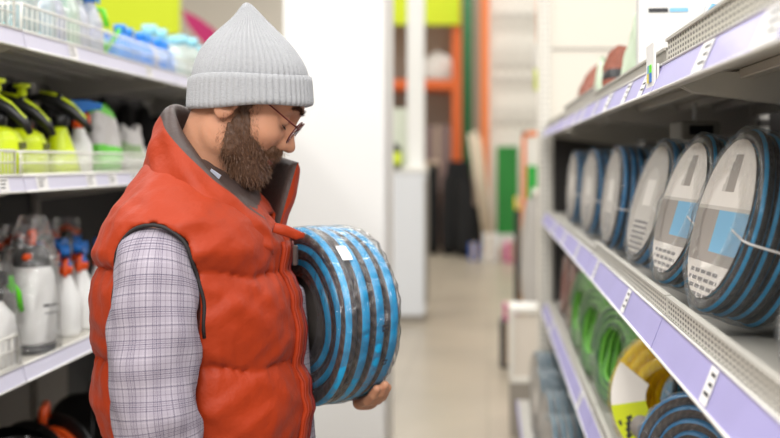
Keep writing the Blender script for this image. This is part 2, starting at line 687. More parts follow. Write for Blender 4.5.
def shelf(s, y0, y1, xf, xb, zt, label, group, strip_m, guard=0.0, perf=True, tags=(), th=.035, drop=.05, fwd=.022, brackets=True, stripdx=0.0):
    """s=+1: shelf on the right of the aisle (front faces -x); s=-1: on the left.  xf = |x| of the top front edge"""
    X = lambda v: s * v
    r = thing('shelf', label, 'shelf', (X(xf), (y0 + y1) / 2, zt), group=group)
    yc = (y0 + y1) / 2

    def bx(mb, a, b, ya, yb, za, zb, mi=0, bev=0):
        x0, x1 = sorted((X(a) - X(xf), X(b) - X(xf)))
        mb.box(x0, x1, ya - yc, yb - yc, za - zt, zb - zt, mi, bev)
    b = MB()
    bx(b, xf + .004, xb, y0 + .002, y1 - .002, zt - .004, zt - .0005)
    bx(b, xf + .004, xf + .03, y0 + .002, y1 - .002, zt - th, zt - .005, bev=.002)
    bx(b, xb - .02, xb, y0 + .002, y1 - .002, zt - th, zt - .005)
    n = 3                                     # stiffening channels under the board, along the shelf
    for k in range(1, n + 1):
        c = lerp(xf + .03, xb, k / (n + 1))
        bx(b, c - .012, c + .012, y0 + .01, y1 - .01, zt - .022, zt - .005, bev=.002)
    b.build('board', M_shelf, r)
    if brackets:
        for ye in (y0 + .012, y1 - .012):
            q = MB()
            pts = [(xf + .03, zt - .012), (xb, zt - .006), (xb, zt - .10), (xf + .05, zt - .045), (xf + .03, zt - .035)]
            vs = [(X(p[0]) - X(xf), ye + d - yc, p[1] - zt) for d in (-.004, .004) for p in pts]
            m = len(pts)
            fs = [tuple(range(m)), tuple(range(2 * m - 1, m - 1, -1))] + [(i, (i + 1) % m, m + (i + 1) % m, m + i) for i in range(m)]
            q.add(vs, fs, 0, smooth=False)
            q.build('bracket', M_shelf, r)
    st = MB()                                # tilted price strip with lips
    x1, x0 = X(xf) - X(xf), X(xf - fwd) - X(xf)
    z1, z0 = 0.004, -drop
    ya, yb = y0 + .004 - yc, y1 - .004 - yc
    d = X(.004)
    st.add([(x1, ya, z1), (x1, yb, z1), (x0, yb, z0), (x0, ya, z0), (x1 + d, ya, z1), (x1 + d, yb, z1), (x0 + d, yb, z0), (x0 + d, ya, z0)],
           [(0, 1, 2, 3), (7, 6, 5, 4), (0, 4, 5, 1), (3, 2, 6, 7), (0, 3, 7, 4), (1, 5, 6, 2)], 0, smooth=False)
    so = st.build('price_strip', strip_m, r)
    lp = MB()
    for (xx, zz) in ((x1 - d * .3, z1), (x0 - d * .3, z0)):
        lp.tube([(xx, ya, zz), (xx, yb, zz)], .0026, 6)
    lp.build('strip_lip', M_white, r)
    for k, (t0, wd) in enumerate(tags):
        t = MB()
        price_tag_mesh(t, -s, t0 - wd / 2 - yc, t0 + wd / 2 - yc, z0, z1, x1, x0, seed=k + int(zt * 100))
        t.build('price_tag', [M_paper, M_ink], r)
    if guard:
        g = MB()
        bx(g, xf + .006, xf + .010, y0 + .006, y1 - .006, zt, zt + guard, 0)
        bx(g, xf + .002, xf + .014, y0 + .006, y1 - .006, zt + guard - .004, zt + guard + .001, 1)
        bx(g, xf + .002, xf + .014, y0 + .006, y1 - .006, zt, zt + .004, 1)
        g.build('guard_rail', [perf_mat('perforated_guard_metal', (214, 210, 200)) if perf else M_shelf, M_shelf], r)
    return r


YR = [.6, 1.85, 3.1, 4.35, 5.6]
where = ['nearest camera', 'second from camera', 'third from camera', 'farthest from camera']
tagsets = {
    'u': [[(.75, .07), (1.1, .1), (1.45, .08)], [(2.0, .06), (2.25, .07), (2.6, .09), (2.9, .05)], [(3.3, .07), (3.6, .07), (4.0, .08)], [(4.6, .08), (5.2, .08)]],
    'm': [[(1.41, .045)], [(2.26, .05), (2.9, .05)], [(3.5, .06), (4.1, .08)], [(4.7, .08)]],
    'l': [[(1.4, .07)], [(2.3, .06)], [(3.4, .07)], [(4.9, .08)]],
}
for i in range(4):
    a, b = YR[i], YR[i + 1]
    shelf(1, a, b, .30, .765, 1.730, 'upper right shelf with perforated guard and price strip, section ' + where[i], 'upper shelves of the right rack', M_strip,
          guard=[.045, .032, .05, .03][i], perf=i in (0, 2), tags=tagsets['u'][i], drop=.046)
    shelf(1, a, b, .30, .765, 1.300, 'middle right shelf under the wrapped blue striped coils, section ' + where[i], 'middle shelves of the right rack', M_strip,
          guard=[.038, .038, .02, .02][i], perf=i < 2, tags=tagsets['m'][i], drop=.052)
    shelf(1, a, b, .30, .765, .840, 'lower right shelf under the yellow and green coils, section ' + where[i], 'lower shelves of the right rack', M_strip,
          guard=.03, perf=False, tags=tagsets['l'][i], drop=.052)

rk = thing('shelving_rack', 'right hand shelving rack with charcoal back panel and deep base deck', 'rack', (.8, 3.1, 0))
MB().box(.0, .02, -2.5, 2.5, 0, 1.95).build('back_panel', M_panel_d, rk)
MB().box(-.46, .0, 2.505, 2.52, .35, 1.70).build('dark_end_panel', M_panel_d, rk)  # dark sheet added to deepen the shade at the far shelf end
for k, y in enumerate(YR):
    u = MB().box(-.03, .03, y - 3.1 - .015, y - 3.1 + .015, 0, 2.0, bev=.003)
    u.build('upright', perf_mat('slotted_upright_metal', (200, 196, 188), .05, .05, ('Z', 'Z'), .2), rk)
MB().box(-.645, 0, -2.5, 2.5, .28, .33, bev=.004).box(-.62, -.60, -2.5, 2.5, 0, .28).build('base_deck', M_shelf, rk)
MB().box(-.652, -.646, -2.5, 2.5, .285, .33).build('price_strip', M_strip, rk)

pp = MB().box(.26, 2.4, 5.66, 5.70, 0, 3.4)
pt = thing('end_partition', 'tall cream pegboard partition at the far end of the right rack', 'partition', (0, 0, 0))
pp.build('panel', M_wall, pt)
MB().box(.268, .33, 5.64, 5.66, 0, 3.4).build('perforated_post', perf_mat('peg_post', (226, 222, 212), .022, .03, ('X', 'Z'), .22, (150, 144, 132)), pt)
MB().box(.33, 2.4, 5.655, 5.662, 2.145, 2.155).build('seam_strip', M_panel_l, pt)


# ------------------------------------------------------------------ hose coils
def coil_mesh(mb, R, T, rt, nax, nrad, seg=44, nt=10, mfun=None, jit=.0012, seed=0, phase=0.0):
    """one continuous hose wound in layers; axis = local x, centre = origin"""
    rnd = random.Random(seed)
    pts = []; ang = []
    pitch = (T - 2 * rt) / max(1, nax - 1)
    for L in range(nrad):
        r0 = R - rt - L * rt * 1.85
        xs = [(-T / 2 + rt) + pitch * k for k in range(nax)]
        if L % 2: xs = xs[::-1]
        ph = [rnd.uniform(0, 6.28) for _ in range(4)]
        for k in range(nax):
            x0 = xs[k]
            x1 = xs[k + 1] if k + 1 < nax else xs[k]
            rj = rnd.uniform(-1, 1) * jit
            for q in range(seg):
                t = q / seg
                th = 2 * PI * t + phase
                e = max(0, (t - .82) / .18); e = e * e * (3 - 2 * e)
                dr = (-(rt * 1.85) * e) if (k == nax - 1 and L < nrad - 1) else 0
                r = r0 + rj + dr + jit * math.sin(2 * th + ph[k % 4])
                x = lerp(x0, x1, e) + jit * .8 * math.sin(3 * th + ph[(k + 1) % 4])
                pts.append((x, r * math.cos(th), r * math.sin(th)))
    # frame: radial direction as "up"
    P = [Vector(p) for p in pts]
    N = len(P)
    vs = []; L = [0]
    for i in range(N):
        t = (P[min(i + 1, N - 1)] - P[max(i - 1, 0)]).normalized()
        a = Vector((0, P[i].y, P[i].z)); a = (a - t * a.dot(t)).normalized()
        b = t.cross(a)
        if i: L.append(L[-1] + (P[i] - P[i - 1]).length)
        for k in range(nt):
            th = 2 * PI * (k + .5) / nt
            vs.append(P[i] + a * (math.cos(th) * rt) + b * (math.sin(th) * rt))
    fs = []; mis = []; uvs = []
    for i in range(N - 1):
        for k in range(nt):
            k2 = (k + 1) % nt
            fs.append((i * nt + k, i * nt + k2, (i + 1) * nt + k2, (i + 1) * nt + k))
            mis.append(mfun(i // seg, k) if mfun else 0)
            uvs.append([(k / nt * .08, L[i]), ((k + 1) / nt * .08, L[i]), ((k + 1) / nt * .08, L[i + 1]), (k / nt * .08, L[i + 1])])
    fs.append(tuple(range(nt))[::-1]); fs.append(tuple((N - 1) * nt + k for k in range(nt)))
    mis += [0, 0]; uvs += [[(0, 0)] * nt] * 2
    mb.add(vs, fs, mis, uvs)


def film_shell(mb, R, T, r_in, seg=72, amp=.003, seed=0, round_=.018, freq=1.0):
    """wrap around a coil: outside, both faces and the hole edge"""
    prof = []
    n = 7
    for k in range(n + 1):
        a = PI / 2 * k / n
        prof.append((-T / 2 + round_ - round_ * math.cos(a), R - round_ + round_ * math.sin(a)))
    for k in range(1, 8): prof.append((lerp(-T / 2 + round_, T / 2 - round_, k / 8), R))
    for k in range(n + 1):
        a = PI / 2 * (1 - k / n)
        prof.append((T / 2 - round_ + round_ * math.cos(a), R - round_ + round_ * math.sin(a)))
    m = 6
    prof = [(-T / 2, lerp(r_in, R - round_, k / m)) for k in range(m)] + prof + [(T / 2, lerp(R - round_, r_in, k / m)) for k in range(1, m + 1)]

    r = np.random.RandomState(seed)
    ph = r.uniform(0, 6.28, 8)

    def fn(u, v):
        x, rr = prof[min(len(prof) - 1, int(round(v * (len(prof) - 1))))]
        th = 2 * PI * u
        w_ = amp * (math.sin(17 * th * freq + ph[0] + 40 * x) * .4 + math.sin(9 * th + ph[1] - 70 * x) * .5 + math.sin(31 * th + ph[2] + 110 * x + 3 * math.sin(5 * th)) * .35)
        s_ = 1 if x > 0 else -1
        k_ = min(1, abs(x) / (T / 2)) ** 6
        return (x + s_ * k_ * w_ * .6 + s_ * .001, (rr + w_) * math.cos(th), (rr + w_) * math.sin(th))
    mb.grid(fn, seg, len(prof), closeu=True)


def label_disc(mb, R, x, fn, cell=.006, nin=0.0):
    """paper disc facing local -x; fn(y, z) gives the material slot"""
    n = int(R / cell) + 1
    idx = {}
    vs = []
    def V(i, j):
        if (i, j) not in idx:
            y, z = i * cell, j * cell
            l = math.hypot(y, z)
            if l > R: y *= R / l; z *= R / l
            idx[(i, j)] = len(vs); vs.append((x, y, z))
        return idx[(i, j)]
    fs = []; ms = []
    for i in range(-n, n):
        for j in range(-n, n):
            yc, zc = (i + .5) * cell, (j + .5) * cell
            if yc * yc + zc * zc < (R + cell * .3) ** 2 and yc * yc + zc * zc > nin * nin:
                fs.append((V(i, j), V(i, j + 1), V(i + 1, j + 1), V(i + 1, j))); ms.append(fn(yc, zc))
    mb.add(vs, fs, ms, smooth=False)


M_grey_lab = mat('grey_printed_card', (200, 194, 186), .6, noise=.05, nscale=30)
M_lt_lab = mat('pale_printed_card', (232, 226, 218), .6, noise=.05, nscale=25)
M_blue_lab = mat('sky_blue_print', (120, 176, 210), .6)
M_brown_lab = mat('warm_grey_print', (156, 148, 141), .6)
M_text = mat('grey_print_text', (120, 116, 116), .6)
H_dark = hose_mat('charcoal_braided_hose', (34, 33, 35), (14, 14, 17))
H_brown = hose_mat('brown_grey_braided_hose', (78, 66, 60), (46, 39, 36), 200)
H_blue = mat('bright_blue_hose_stripe', (0, 146, 198), .4, coat=.1)
H_blue2 = mat('blue_hose_stripe', (14, 128, 186), .35, coat=.3)
H_yellow = hose_mat('yellow_hose', (255, 222, 12), (248, 208, 6), 200)
H_green = hose_mat('green_hose', (150, 222, 96), (104, 186, 62), 200)
H_dgreen = mat('dark_green_hose_stripe', (40, 110, 44), .4)
H_pink = hose_mat('terracotta_hose', (196, 128, 112), (150, 84, 70), 200)


def std_label(y, z):
    if z > .01:
        if .04 < z < .10 and -.03 < y < .03 and (z - .04) * .5 + y < .035: return 2 if y < .01 else 0
        return 4 if z > .02 else 0
    if -.055 < z <= .01: return 1 if y < .012 else 2
    if -.075 < z <= -.055: return 2
    if int((z + .2) / .006) % 2 == 0 and abs(y) < .07 and (int((y + .2) / .006) * 7 + int((z + .2) / .006)) % 5 and z < -.082: return 3
    return 4


def plain_label(y, z):
    if -.01 < z < .05 and abs(y) < .035: return 4
    if .015 < z < .03 and abs(y) < .02: return 1
    if z < -.05 and int((z + .2) / .006) % 2 == 0 and abs(y) < .06: return 3
    return 0


LABM = [M_grey_lab, M_blue_lab, M_brown_lab, M_text, M_lt_lab]


def make_coil(label, hose, stripe, R=.148, T=.10, rt=.0105, nax=5, nrad=3, nt=12, spat=None, lab=std_label, lab_mats=None,
              group=None, seed=0, film=True, tie=True, lab_R=.86, name='hose_coil', film_m=None, seg=40):
    r = thing(name, label, 'hose', group=group)
    spat = spat or (lambda t, k: 1 if k in (0, 11) else 0)
    mb = MB()
    coil_mesh(mb, R, T, rt, nax, nrad, seg=seg, nt=nt, mfun=spat, seed=seed)
    h = mb.build('hose', [hose, stripe], r)
    h.location = (0, 0, R)
    if lab:
        lb = MB()
        label_disc(lb, R * lab_R, -T / 2 - .003, lab, cell=.006)
        o = lb.build('label', lab_mats or LABM, r, solid=.0008)
        o.location = (0, 0, R)
    if film:
        fb = MB()
        film_shell(fb, R + .003, T + .012, R - nrad * rt * 2.0, seg=64, amp=.0025, seed=seed)
        o = fb.build('wrap_film', film_m or M_film_s, r)
        o.location = (0, 0, R)
    if tie:
        for a in (-2.95,):
            t = MB()
            rr0, rr1 = R - nrad * rt * 1.9, R + .004
            c, s_ = math.cos(a), math.sin(a)
            hx = T / 2 + .005
            loop = [(-hx, rr0), (-hx, rr1 - .01), (-hx + .008, rr1), (hx - .008, rr1), (hx, rr1 - .01), (hx, rr0)]
            t.tube([(p[0], p[1] * c, p[1] * s_) for p in loop], .0020, 6, closed=True)
            o = t.build('cable_tie', M_paper, r)
            o.location = (0, 0, R)
    return r


# middle shelf: blue striped coils standing with their labelled face to the aisle
def stripes2(t, k): return 1 if k in (0, 9) else 0
def stripes1(t, k): return 1 if k in (0, 11, 5) else 0


def put_coil(o, X, Y, Z, yaw=0, lean=0, tilt=0):
    # local -x is the labelled face; yaw=0 faces the aisle
    o.rotation_euler = (tilt, lean, yaw)
    o.location = (X, Y, Z + abs(math.sin(lean)) * .062 + .006)


base_z = 1.3005
P_blk = Proto(make_coil('x', H_dark, H_blue, spat=stripes2, seed=3, rt=.0118, nax=4, T=.098, tie=1))
spots = [
    # X of face-plane centre, Y, yaw, lean, label
    (.365, 1.67, -.09, .29, 'largest wrapped coil with grey disc label, front of the middle right shelf'),
    (.487, 1.705, -.09, .29, 'black coil with blue stripes directly behind the largest labelled coil'),
    (.365, 2.04, -.10, .30, 'wrapped coil with blue label panel, next beyond the largest coil, middle right shelf'),
    (.365, 2.45, -.10, .28, 'pale faced coil third along the middle right shelf, without a blue panel'),
    (.375, 3.06, -.06, .12, 'dark striped hose coil tied across by a white band on the middle shelf'),
    (.38, 3.72, -.10, .08, 'blurred dark teal coil behind a white divider card on the middle shelf'),
    (.38, 4.42, -.06, .06, 'farthest blurred coil on the middle shelf, near the pegboard partition'),
]
P_pl = Proto(make_coil('x', H_dark, H_blue2, spat=stripes1, seed=8, lab=plain_label, rt=.0118, nax=4, T=.09, tie=1))
for i, (X, Y, yw, le, lb) in enumerate(spots):
    o = (P_pl if i in (3, 4, 5, 6) else P_blk).get()
    put_coil(o, X, Y, base_z, -yw, le)
    tag(o, lb, None, 'blue striped hose coils on the middle shelf')
# second row behind
back = [(.635, 1.63, 'first'), (.535, 2.08, 'second'), (.53, 2.42, 'third'), (.52, 2.78, 'fourth'), (.52, 3.12, 'fifth'), (.53, 3.75, 'sixth'), (.53, 4.4, 'seventh')]
for i, (X, Y, nm) in enumerate(back):
    o = P_blk.get()
    put_coil(o, X, Y, base_z, .1, .22)
    tag(o, 'shaded coil in the back row of the middle right shelf, %s from camera' % nm, None, 'back row of hose coils on the middle shelf')
# small pale pack at the very right edge
o = make_coil('small pale coil on the middle shelf, cut by the right photo edge', H_dark, H_blue, R=.085, T=.06, rt=.008, nax=3, nrad=2, lab=plain_label, seed=4, tie=0)
put_coil(o, .36, 1.175, base_z, .1, .25)

# lower shelf
lz = .8405
def yel_label(y, z):
    if y * y + z * z < .05 ** 2: return 5
    if (z * .8 + y * .6) > -.045 and (z * .8 + y * .6) < .02 and y > -.02:
        return 3 if ((int((y + .2) / .007) * 5 + int((z + .2) / .007) * 3) % 7 == 0 and -.02 < z + y * .2 < .03) else 1
    if z < -.06 and int((z + .2) / .01) % 2 and abs(y) < .05: return 3
    return 0
M_limelab = mat('lime_label_print', (204, 214, 30), .6)
YM = [M_lt_lab, M_limelab, M_brown_lab, M_ink, M_lt_lab, M_brown_lab]


def sector_label(mb, R, x, r0, a0, a1, fn, cell=.006):
    nr, na = 12, 26
    vs = []; fs = []; ms = []
    for i in range(nr + 1):
        for j in range(na + 1):
            r = lerp(r0, R, i / nr); a = lerp(a0, a1, j / na)
            vs.append((x, r * math.cos(a), r * math.sin(a)))
    for i in range(nr):
        for j in range(na):
            fs.append((i * (na + 1) + j, i * (na + 1) + j + 1, (i + 1) * (na + 1) + j + 1, (i + 1) * (na + 1) + j))
            ms.append(fn(i / nr, j / na))
    mb.add(vs, fs, ms, smooth=False)


yc = make_coil('yellow garden hose coil with lime and white card, standing on the lower right shelf', H_yellow, H_yellow, R=.158, T=.112, rt=.0155, nax=4, nrad=3, lab=None, seed=12, tie=0)
lb = MB()
def ylf(i, j):
    if .30 < j < .62:
        if .4 < j < .54 and .45 < i < .85 and (int(i * 12) * 3 + int(j * 26) * 5) % 4 < 2: return 3
        return 1
    if .68 < j < .8 and .5 < i < .8 and (int(i * 12) + int(j * 26)) % 3 == 0: return 3
    return 0
sector_label(lb, .142, -.066, .05, PI * .16, -PI * .62, ylf)
lo = lb.build('label', YM, yc, solid=.001); lo.location = (0, 0, .158)
dk = MB().lathe([(.0, -.001), (.026, -.001), (.026, .001), (.0, .001)], axis='x', n=30)
do = dk.build('label_badge', M_brown_lab, yc); do.location = (-.0685, .055, .085)
put_coil(yc, .425, 2.5, lz, .92, .2)
bc = make_coil('blue and grey striped coil in front of the yellow coil, at the photo bottom', H_brown, H_blue2, R=.137, T=.12, rt=.0125, nax=4, nrad=4, lab=None, seed=20, tie=1,
               spat=lambda t, k: 1 if k in (0, 1, 5, 9, 10) else 0)
MB().grid(lambda u, v: (-.075 - .004 * math.sin(u * 3), lerp(.02, .12, u) * math.cos(2.6 + .16 * v), .137 + lerp(.02, .12, u) * math.sin(2.6 + .16 * v)), 6, 4).build('label', M_paper, bc, solid=.001)
put_coil(bc, .41, 2.05, lz, .8, .12)
gc = make_coil('x', H_green, H_dgreen, spat=lambda t, k: 1 if k in (2, 3, 8) else 0, seed=31, lab=None, rt=.0118, nax=4, T=.095, tie=1,
               lab_mats=[mat('pale_green_card', (196, 214, 176), .6), M_limelab, M_brown_lab, M_text, M_lt_lab])
P_gr = Proto(gc)
for X, Y, yw, lb_ in [(.39, 3.15, .35, 'green striped hose coil just beyond the yellow coil on the lower shelf'),
                      (.375, 3.6, .25, 'green coil with pale card in the middle of the green ones on the lower shelf'),
                      (.375, 4.08, .2, 'green coil farthest along the lower shelf, beside the terracotta one'),
                      (.56, 3.2, .1, 'green coil in the back row of the lower shelf, nearest the camera'),
                      (.53, 3.75, .05, 'green coil in the back row of the lower shelf, in the shade')]:
    o = P_gr.get(); put_coil(o, X, Y, lz, yw, .1); tag(o, lb_, None, 'green hose coils on the lower shelf')
o = P_blk.get(); put_coil(o, .47, 2.83, lz, .2, .1); tag(o, 'dark blue striped coil between the yellow coil and the green coils on the lower shelf', None, 'dark coils on the lower shelf')
o = P_blk.get(); put_coil(o, .66, 2.3, lz, .1, .1); tag(o, 'dark coil in the shade behind the yellow coil on the lower shelf', None, 'dark coils on the lower shelf')
o = P_blk.get(); put_coil(o, .60, 1.75, lz, .1, .1); tag(o, 'dark coil in the shade behind the blue and grey coil on the lower shelf', None, 'dark coils on the lower shelf')
P_pk = Proto(make_coil('x', H_pink, H_brown, seed=41, lab=None, tie=0, R=.14))
for X, Y, nm in [(.39, 4.62, 'nearer'), (.39, 5.02, 'farther')]:
    o = P_pk.get(); put_coil(o, X, Y, lz, .0, .08); tag(o, 'terracotta coil at the far end of the lower shelf, the %s of two' % nm, None, 'terracotta coils on the lower shelf')

# base deck: more packs of pale hose and blurry goods
P_bs = Proto(make_coil('x', hose_mat('grey_white_hose', (168, 164, 160), (110, 106, 104), 200), mat('dusty_teal_stripe', (70, 120, 140), .5), seed=51, R=.15, T=.11, rt=.0125, nax=4, lab=plain_label, tie=1, spat=lambda t, k: 1 if k in (0, 11) else 0))
for k, (X, Y, yw) in enumerate([(.27, 3.55, .3), (.26, 3.95, .1), (.27, 4.35, .1), (.26, 4.8, .1), (.27, 5.25, .1), (.46, 3.7, .2), (.45, 4.3, .1), (.45, 5.0, .1)]):
    o = P_bs.get(); put_coil(o, X, Y, .3305, yw, .06)
    tag(o, 'pale grey coil on the right base deck, %s row, %s from camera' % ('front' if k < 5 else 'back', ['nearest', 'second', 'third', 'fourth', 'fifth', 'nearest', 'second', 'third'][k]), None, 'grey coils on the base deck')

# ------------------------------------------------------------------ goods on the upper right shelf
uz = 1.7305
bxp = thing('carton', 'tall white carton with small caption on the upper right shelf', 'box', (.40, 2.36, uz), rz=-.12)
MB().box(-.075, .075, -.09, .09, 0, .235, bev=.003).build('carton_body', mat('white_carton', (206, 205, 203), .6), bxp)
t = MB()
for (a, b, c) in [(-.052, -.012, 0), (-.008, .03, 1)]:
    t.box(a, b, -.092, -.0905, .150, .158, c)
t.build('caption', [M_ink, M_blue_lab], bxp)
MB().box(-.074, .074, -.089, .089, .235, .238).build('lid_flap', mat('white_carton', (206, 205, 203), .6), bxp)


def pouch_mesh(mb, w_, h, d, seed=0, top=.25, mi=0, mfun=None, lean=0.0, tip=0.0):
    """soft bag: pillow shape standing on its base, gathered toward the top"""
    r = np.random.RandomState(seed)
    ph = r.uniform(0, 6.28, 6)

    def fn(u, v):
        th = 2 * PI * u
        e = 1 - (1 - top) * max(0, (v - .25) / .75) ** 1.4
        if v < .12: e *= .82 + .18 * (v / .12) ** .5
        if v in (0.0,): e *= .6
        ww = w_ / 2 * (e * .55 + .45) * (1 if v < .999 else .9)
        dd = d / 2 * e
        c, s_ = math.cos(th), math.sin(th)
        x = ww * math.copysign(abs(c) ** .75, c); y = dd * math.copysign(abs(s_) ** .75, s_)
        k = .06 * (math.sin(3 * th + ph[0] + 5 * v) + .7 * math.sin(7 * th + ph[1] - 9 * v) + .5 * math.sin(11 * th + ph[2] + 14 * v))
        return (x * (1 + k) + lean * v * v * h, y * (1 + k * 1.5), h * v + .012 * math.sin(2 * th + ph[3]) * v + tip * h * v * (1 + c) * .2)
    mb.grid(fn, 40, 18, closeu=True, mfun=mfun, mi=mi)
    n0 = len(mb.v)
    # close bottom and top
    return mb


def pouch(name, label, cat, loc, w_, h, d, mats, seed=0, rz=0, top=.25, mfun=None, group=None, lean=0.0, parts=None):
    r = thing(name, label, cat, loc, rz, group)
    mb = MB()
    pouch_mesh(mb, w_, h, d, seed, top, mfun=mfun, lean=lean)
    m = mb.build('bag_body', mats, r)
    return r


M_wbag = mat('white_printed_bag', (200, 203, 206), .4, bump=.5, bscale=14)
M_bbag = mat('blue_bag_print', (30, 140, 190), .4)
M_tealbag = mat('teal_bag', (60, 120, 130), .4)
M_rust = mat('rust_orange_goods', (136, 74, 54), .55, noise=.4, nscale=60, bump=.5, bscale=60)
M_pgreen = mat('pale_green_film', (206, 222, 196), .4, bump=.4, bscale=20)
pouch('plastic_pouch', 'white and blue plastic bag behind the perforated guard, upper right shelf', 'bag', (.44, 1.76, uz + .002), .20, .115, .14, [M_wbag, M_bbag], 3, .3, .4,
      mfun=lambda u, v: 1 if (.45 < v < .7 and (int(u * 22) % 5) < 2) else 0)
rl = thing('wrapped_roll', 'grey wrapped roll end on the upper right shelf behind the perforated guard', 'roll', (.40, 1.45, uz + .075), 0)
MB().lathe([(0, -.09), (.062, -.088), (.072, -.07), (.074, 0), (.072, .07), (.062, .088), (0, .09)], axis='y', n=28, rib=lambda th, z: .02 * math.sin(9 * th)).build('roll_body', mat('grey_plastic_wrap', (150, 146, 142), .3, noise=.2, nscale=30, bump=.4), rl)
MB().lathe([(.02, -.095), (.03, -.095), (.03, .095), (.02, .095)], axis='y', n=20).build('core_tube', M_panel_l, rl)
pouch('plastic_pouch', 'rust brown pack beyond the white carton, upper right shelf', 'bag', (.40, 3.10, uz + .003), .15, .15, .14, [M_rust, M_black, M_pgreen], 5, 0, .5,
      mfun=lambda u, v: 1 if (.35 < v < .55) else (2 if v <= .2 else 0))
pouch('plastic_pouch', 'pale green film pack between the white carton and the rust brown goods', 'bag', (.40, 2.66, uz + .003), .12, .20, .20, [M_pgreen, M_wbag], 6, 0.2, .3)
pouch('plastic_pouch', 'orange brown goods in a teal based pack, farthest on the upper right shelf', 'bag', (.42, 4.1, uz + .002), .19, .19, .24, [M_rust, M_tealbag], 9, 0, .5,
      mfun=lambda u, v: 1 if v < .2 else 0, lean=.3)
pouch('plastic_pouch', 'pale green pack behind the orange brown goods on the upper right shelf', 'bag', (.40, 3.55, uz), .10, .17, .16, [M_pgreen, M_wbag], 12, 0.2, .35)
cd = thing('price_card', 'white price card in a clear clip standing on the upper right price strip', 'sign', (.296, 1.90, uz - .045), rz=0)
MB().box(-.012, -.008, -.045, .045, .0, .088, bev=.001).build('card', M_paper, cd)
q = MB()
for (a, b, c, d, m_) in [(-.02, 0, .02, .036, 0), (0, .02, .02, .036, 1), (-.02, 0, .036, .05, 2), (0, .018, .036, .05, 3)]:
    q.box(-.014, -.0122, a, b, c, d, m_)
q.build('card_print', [M_blue, mat('yellow_print', (236, 214, 40), .5), M_green, M_blue_lab], cd)
MB().box(-.007, -.003, -.047, .047, -.0, .05).build('clip', M_white, cd)
# small device hanging beneath the upper shelf
dv = thing('tag_clip', 'small grey plastic box hanging beneath the upper right shelf above the coils', 'box', (.50, 2.62, 1.618), rz=.2)
MB().box(-.05, .05, -.04, .04, 0, .045, bev=.005).build('case', mat('grey_beige_plastic', (150, 146, 134), .5), dv)
MB().box(-.03, .03, -.043, -.040, .012, .034, 0).build('screen', M_black, dv)
MB().tube([(0, 0, .045), (0, 0, .09)], .006, 8).build('hanger', M_white, dv)

# ------------------------------------------------------------------ left gondola shelving
YL = [1.31, 2.56, 3.81, 5.06]
lw_ = ['nearest the camera', 'in the middle', 'farthest, behind the man']
for i in range(3):
    a, b = YL[i], YL[i + 1]
    shelf(-1, a, b, 1.10, 1.575, 1.872, 'upper left shelf holding clear and blue bottles, section ' + lw_[i], 'upper shelves of the left rack', M_strip_l,
          tags=[[], [(2.86, .06), (3.5, .06)], [(4.0, .06)]][i], drop=.038, fwd=.008)
    shelf(-1, a, b, 1.10, 1.575, 1.529, 'middle left shelf under the chartreuse sprayers, section ' + lw_[i], 'middle shelves of the left rack', M_strip_l,
          tags=[[(2.45, .05)], [(2.66, .07), (2.99, .07), (3.16, .07), (3.36, .07), (3.7, .06)], [(4.0, .06)]][i], drop=.034, fwd=.008)
    shelf(-1, a, b, 1.10, 1.575, 1.082, 'lower left shelf under the bagged white sprayer, section ' + lw_[i], 'lower shelves of the left rack', M_strip_l, drop=.036, fwd=.010)
    shelf(-1, a, b, 1.12, 1.575, .53, 'bottom left shelf holding black and orange reels, section ' + lw_[i], 'bottom shelves of the left rack', M_strip_l, drop=.034, fwd=.008)
lk = thing('shelving_rack', 'left hand shelving rack behind the man, with dark back panel', 'rack', (-1.6, 3.2, 0))
MB().box(-.02, .0, -1.9, 1.88, 1.05, 1.93).build('back_panel', M_panel_d, lk)
MB().box(-.02, .0, -1.9, .92, 0, 1.05).box(-.02, .0, .92, 1.88, 0, .5).build('lower_panel', M_panel_l, lk)
MB().box(-.02, .0, .92, 1.88, .5, 1.05).build('dark_panel', M_black, lk)
MB().box(0.0, .47, -1.9, 1.88, 0, .1, bev=.004).build('base_deck', M_shelf, lk)
MB().box(-.02, .47, 1.885, 1.9, 0, 1.85).build('dark_end_panel', M_black, lk)
for k, y in enumerate(YL):
    MB().box(-.02, .02, y - 3.2 - .014, y - 3.2 + .014, 0, 1.95, bev=.003).build('upright', M_panel_l, lk)


def wire_fence(label, y0, y1, x, z, h, step=.022, group=None, back=.0, diag=False, cat='basket'):
    r = thing('wire_divider', label, cat, (x, (y0 + y1) / 2, z), group=group)
    L = (y1 - y0) / 2
    a = MB()
    a.tube([(0, -L, 0.004), (0, -L, h), (0, L, h), (0, L, .004)], .0032, 6)
    a.tube([(0, -L, .004), (0, L, .004)], .003, 6)
    a.tube([(0, -L, h * .55), (0, L, h * .55)], .0018, 5)
    if back:
        for s_ in (-L, L):
            a.tube([(0, s_, h), (-back, s_, h), (-back, s_, .004), (0, s_, .004)], .0026, 6)
    a.build('rim_wire', M_wire, r)
    b = MB()
    n = int(2 * L / step)
    for k in range(1, n):
        y = -L + 2 * L * k / n
        b.tube([(0, y, .004), (0, y, h)], .0014, 5)
    b.build('vertical_wires', M_wire, r)
    return r


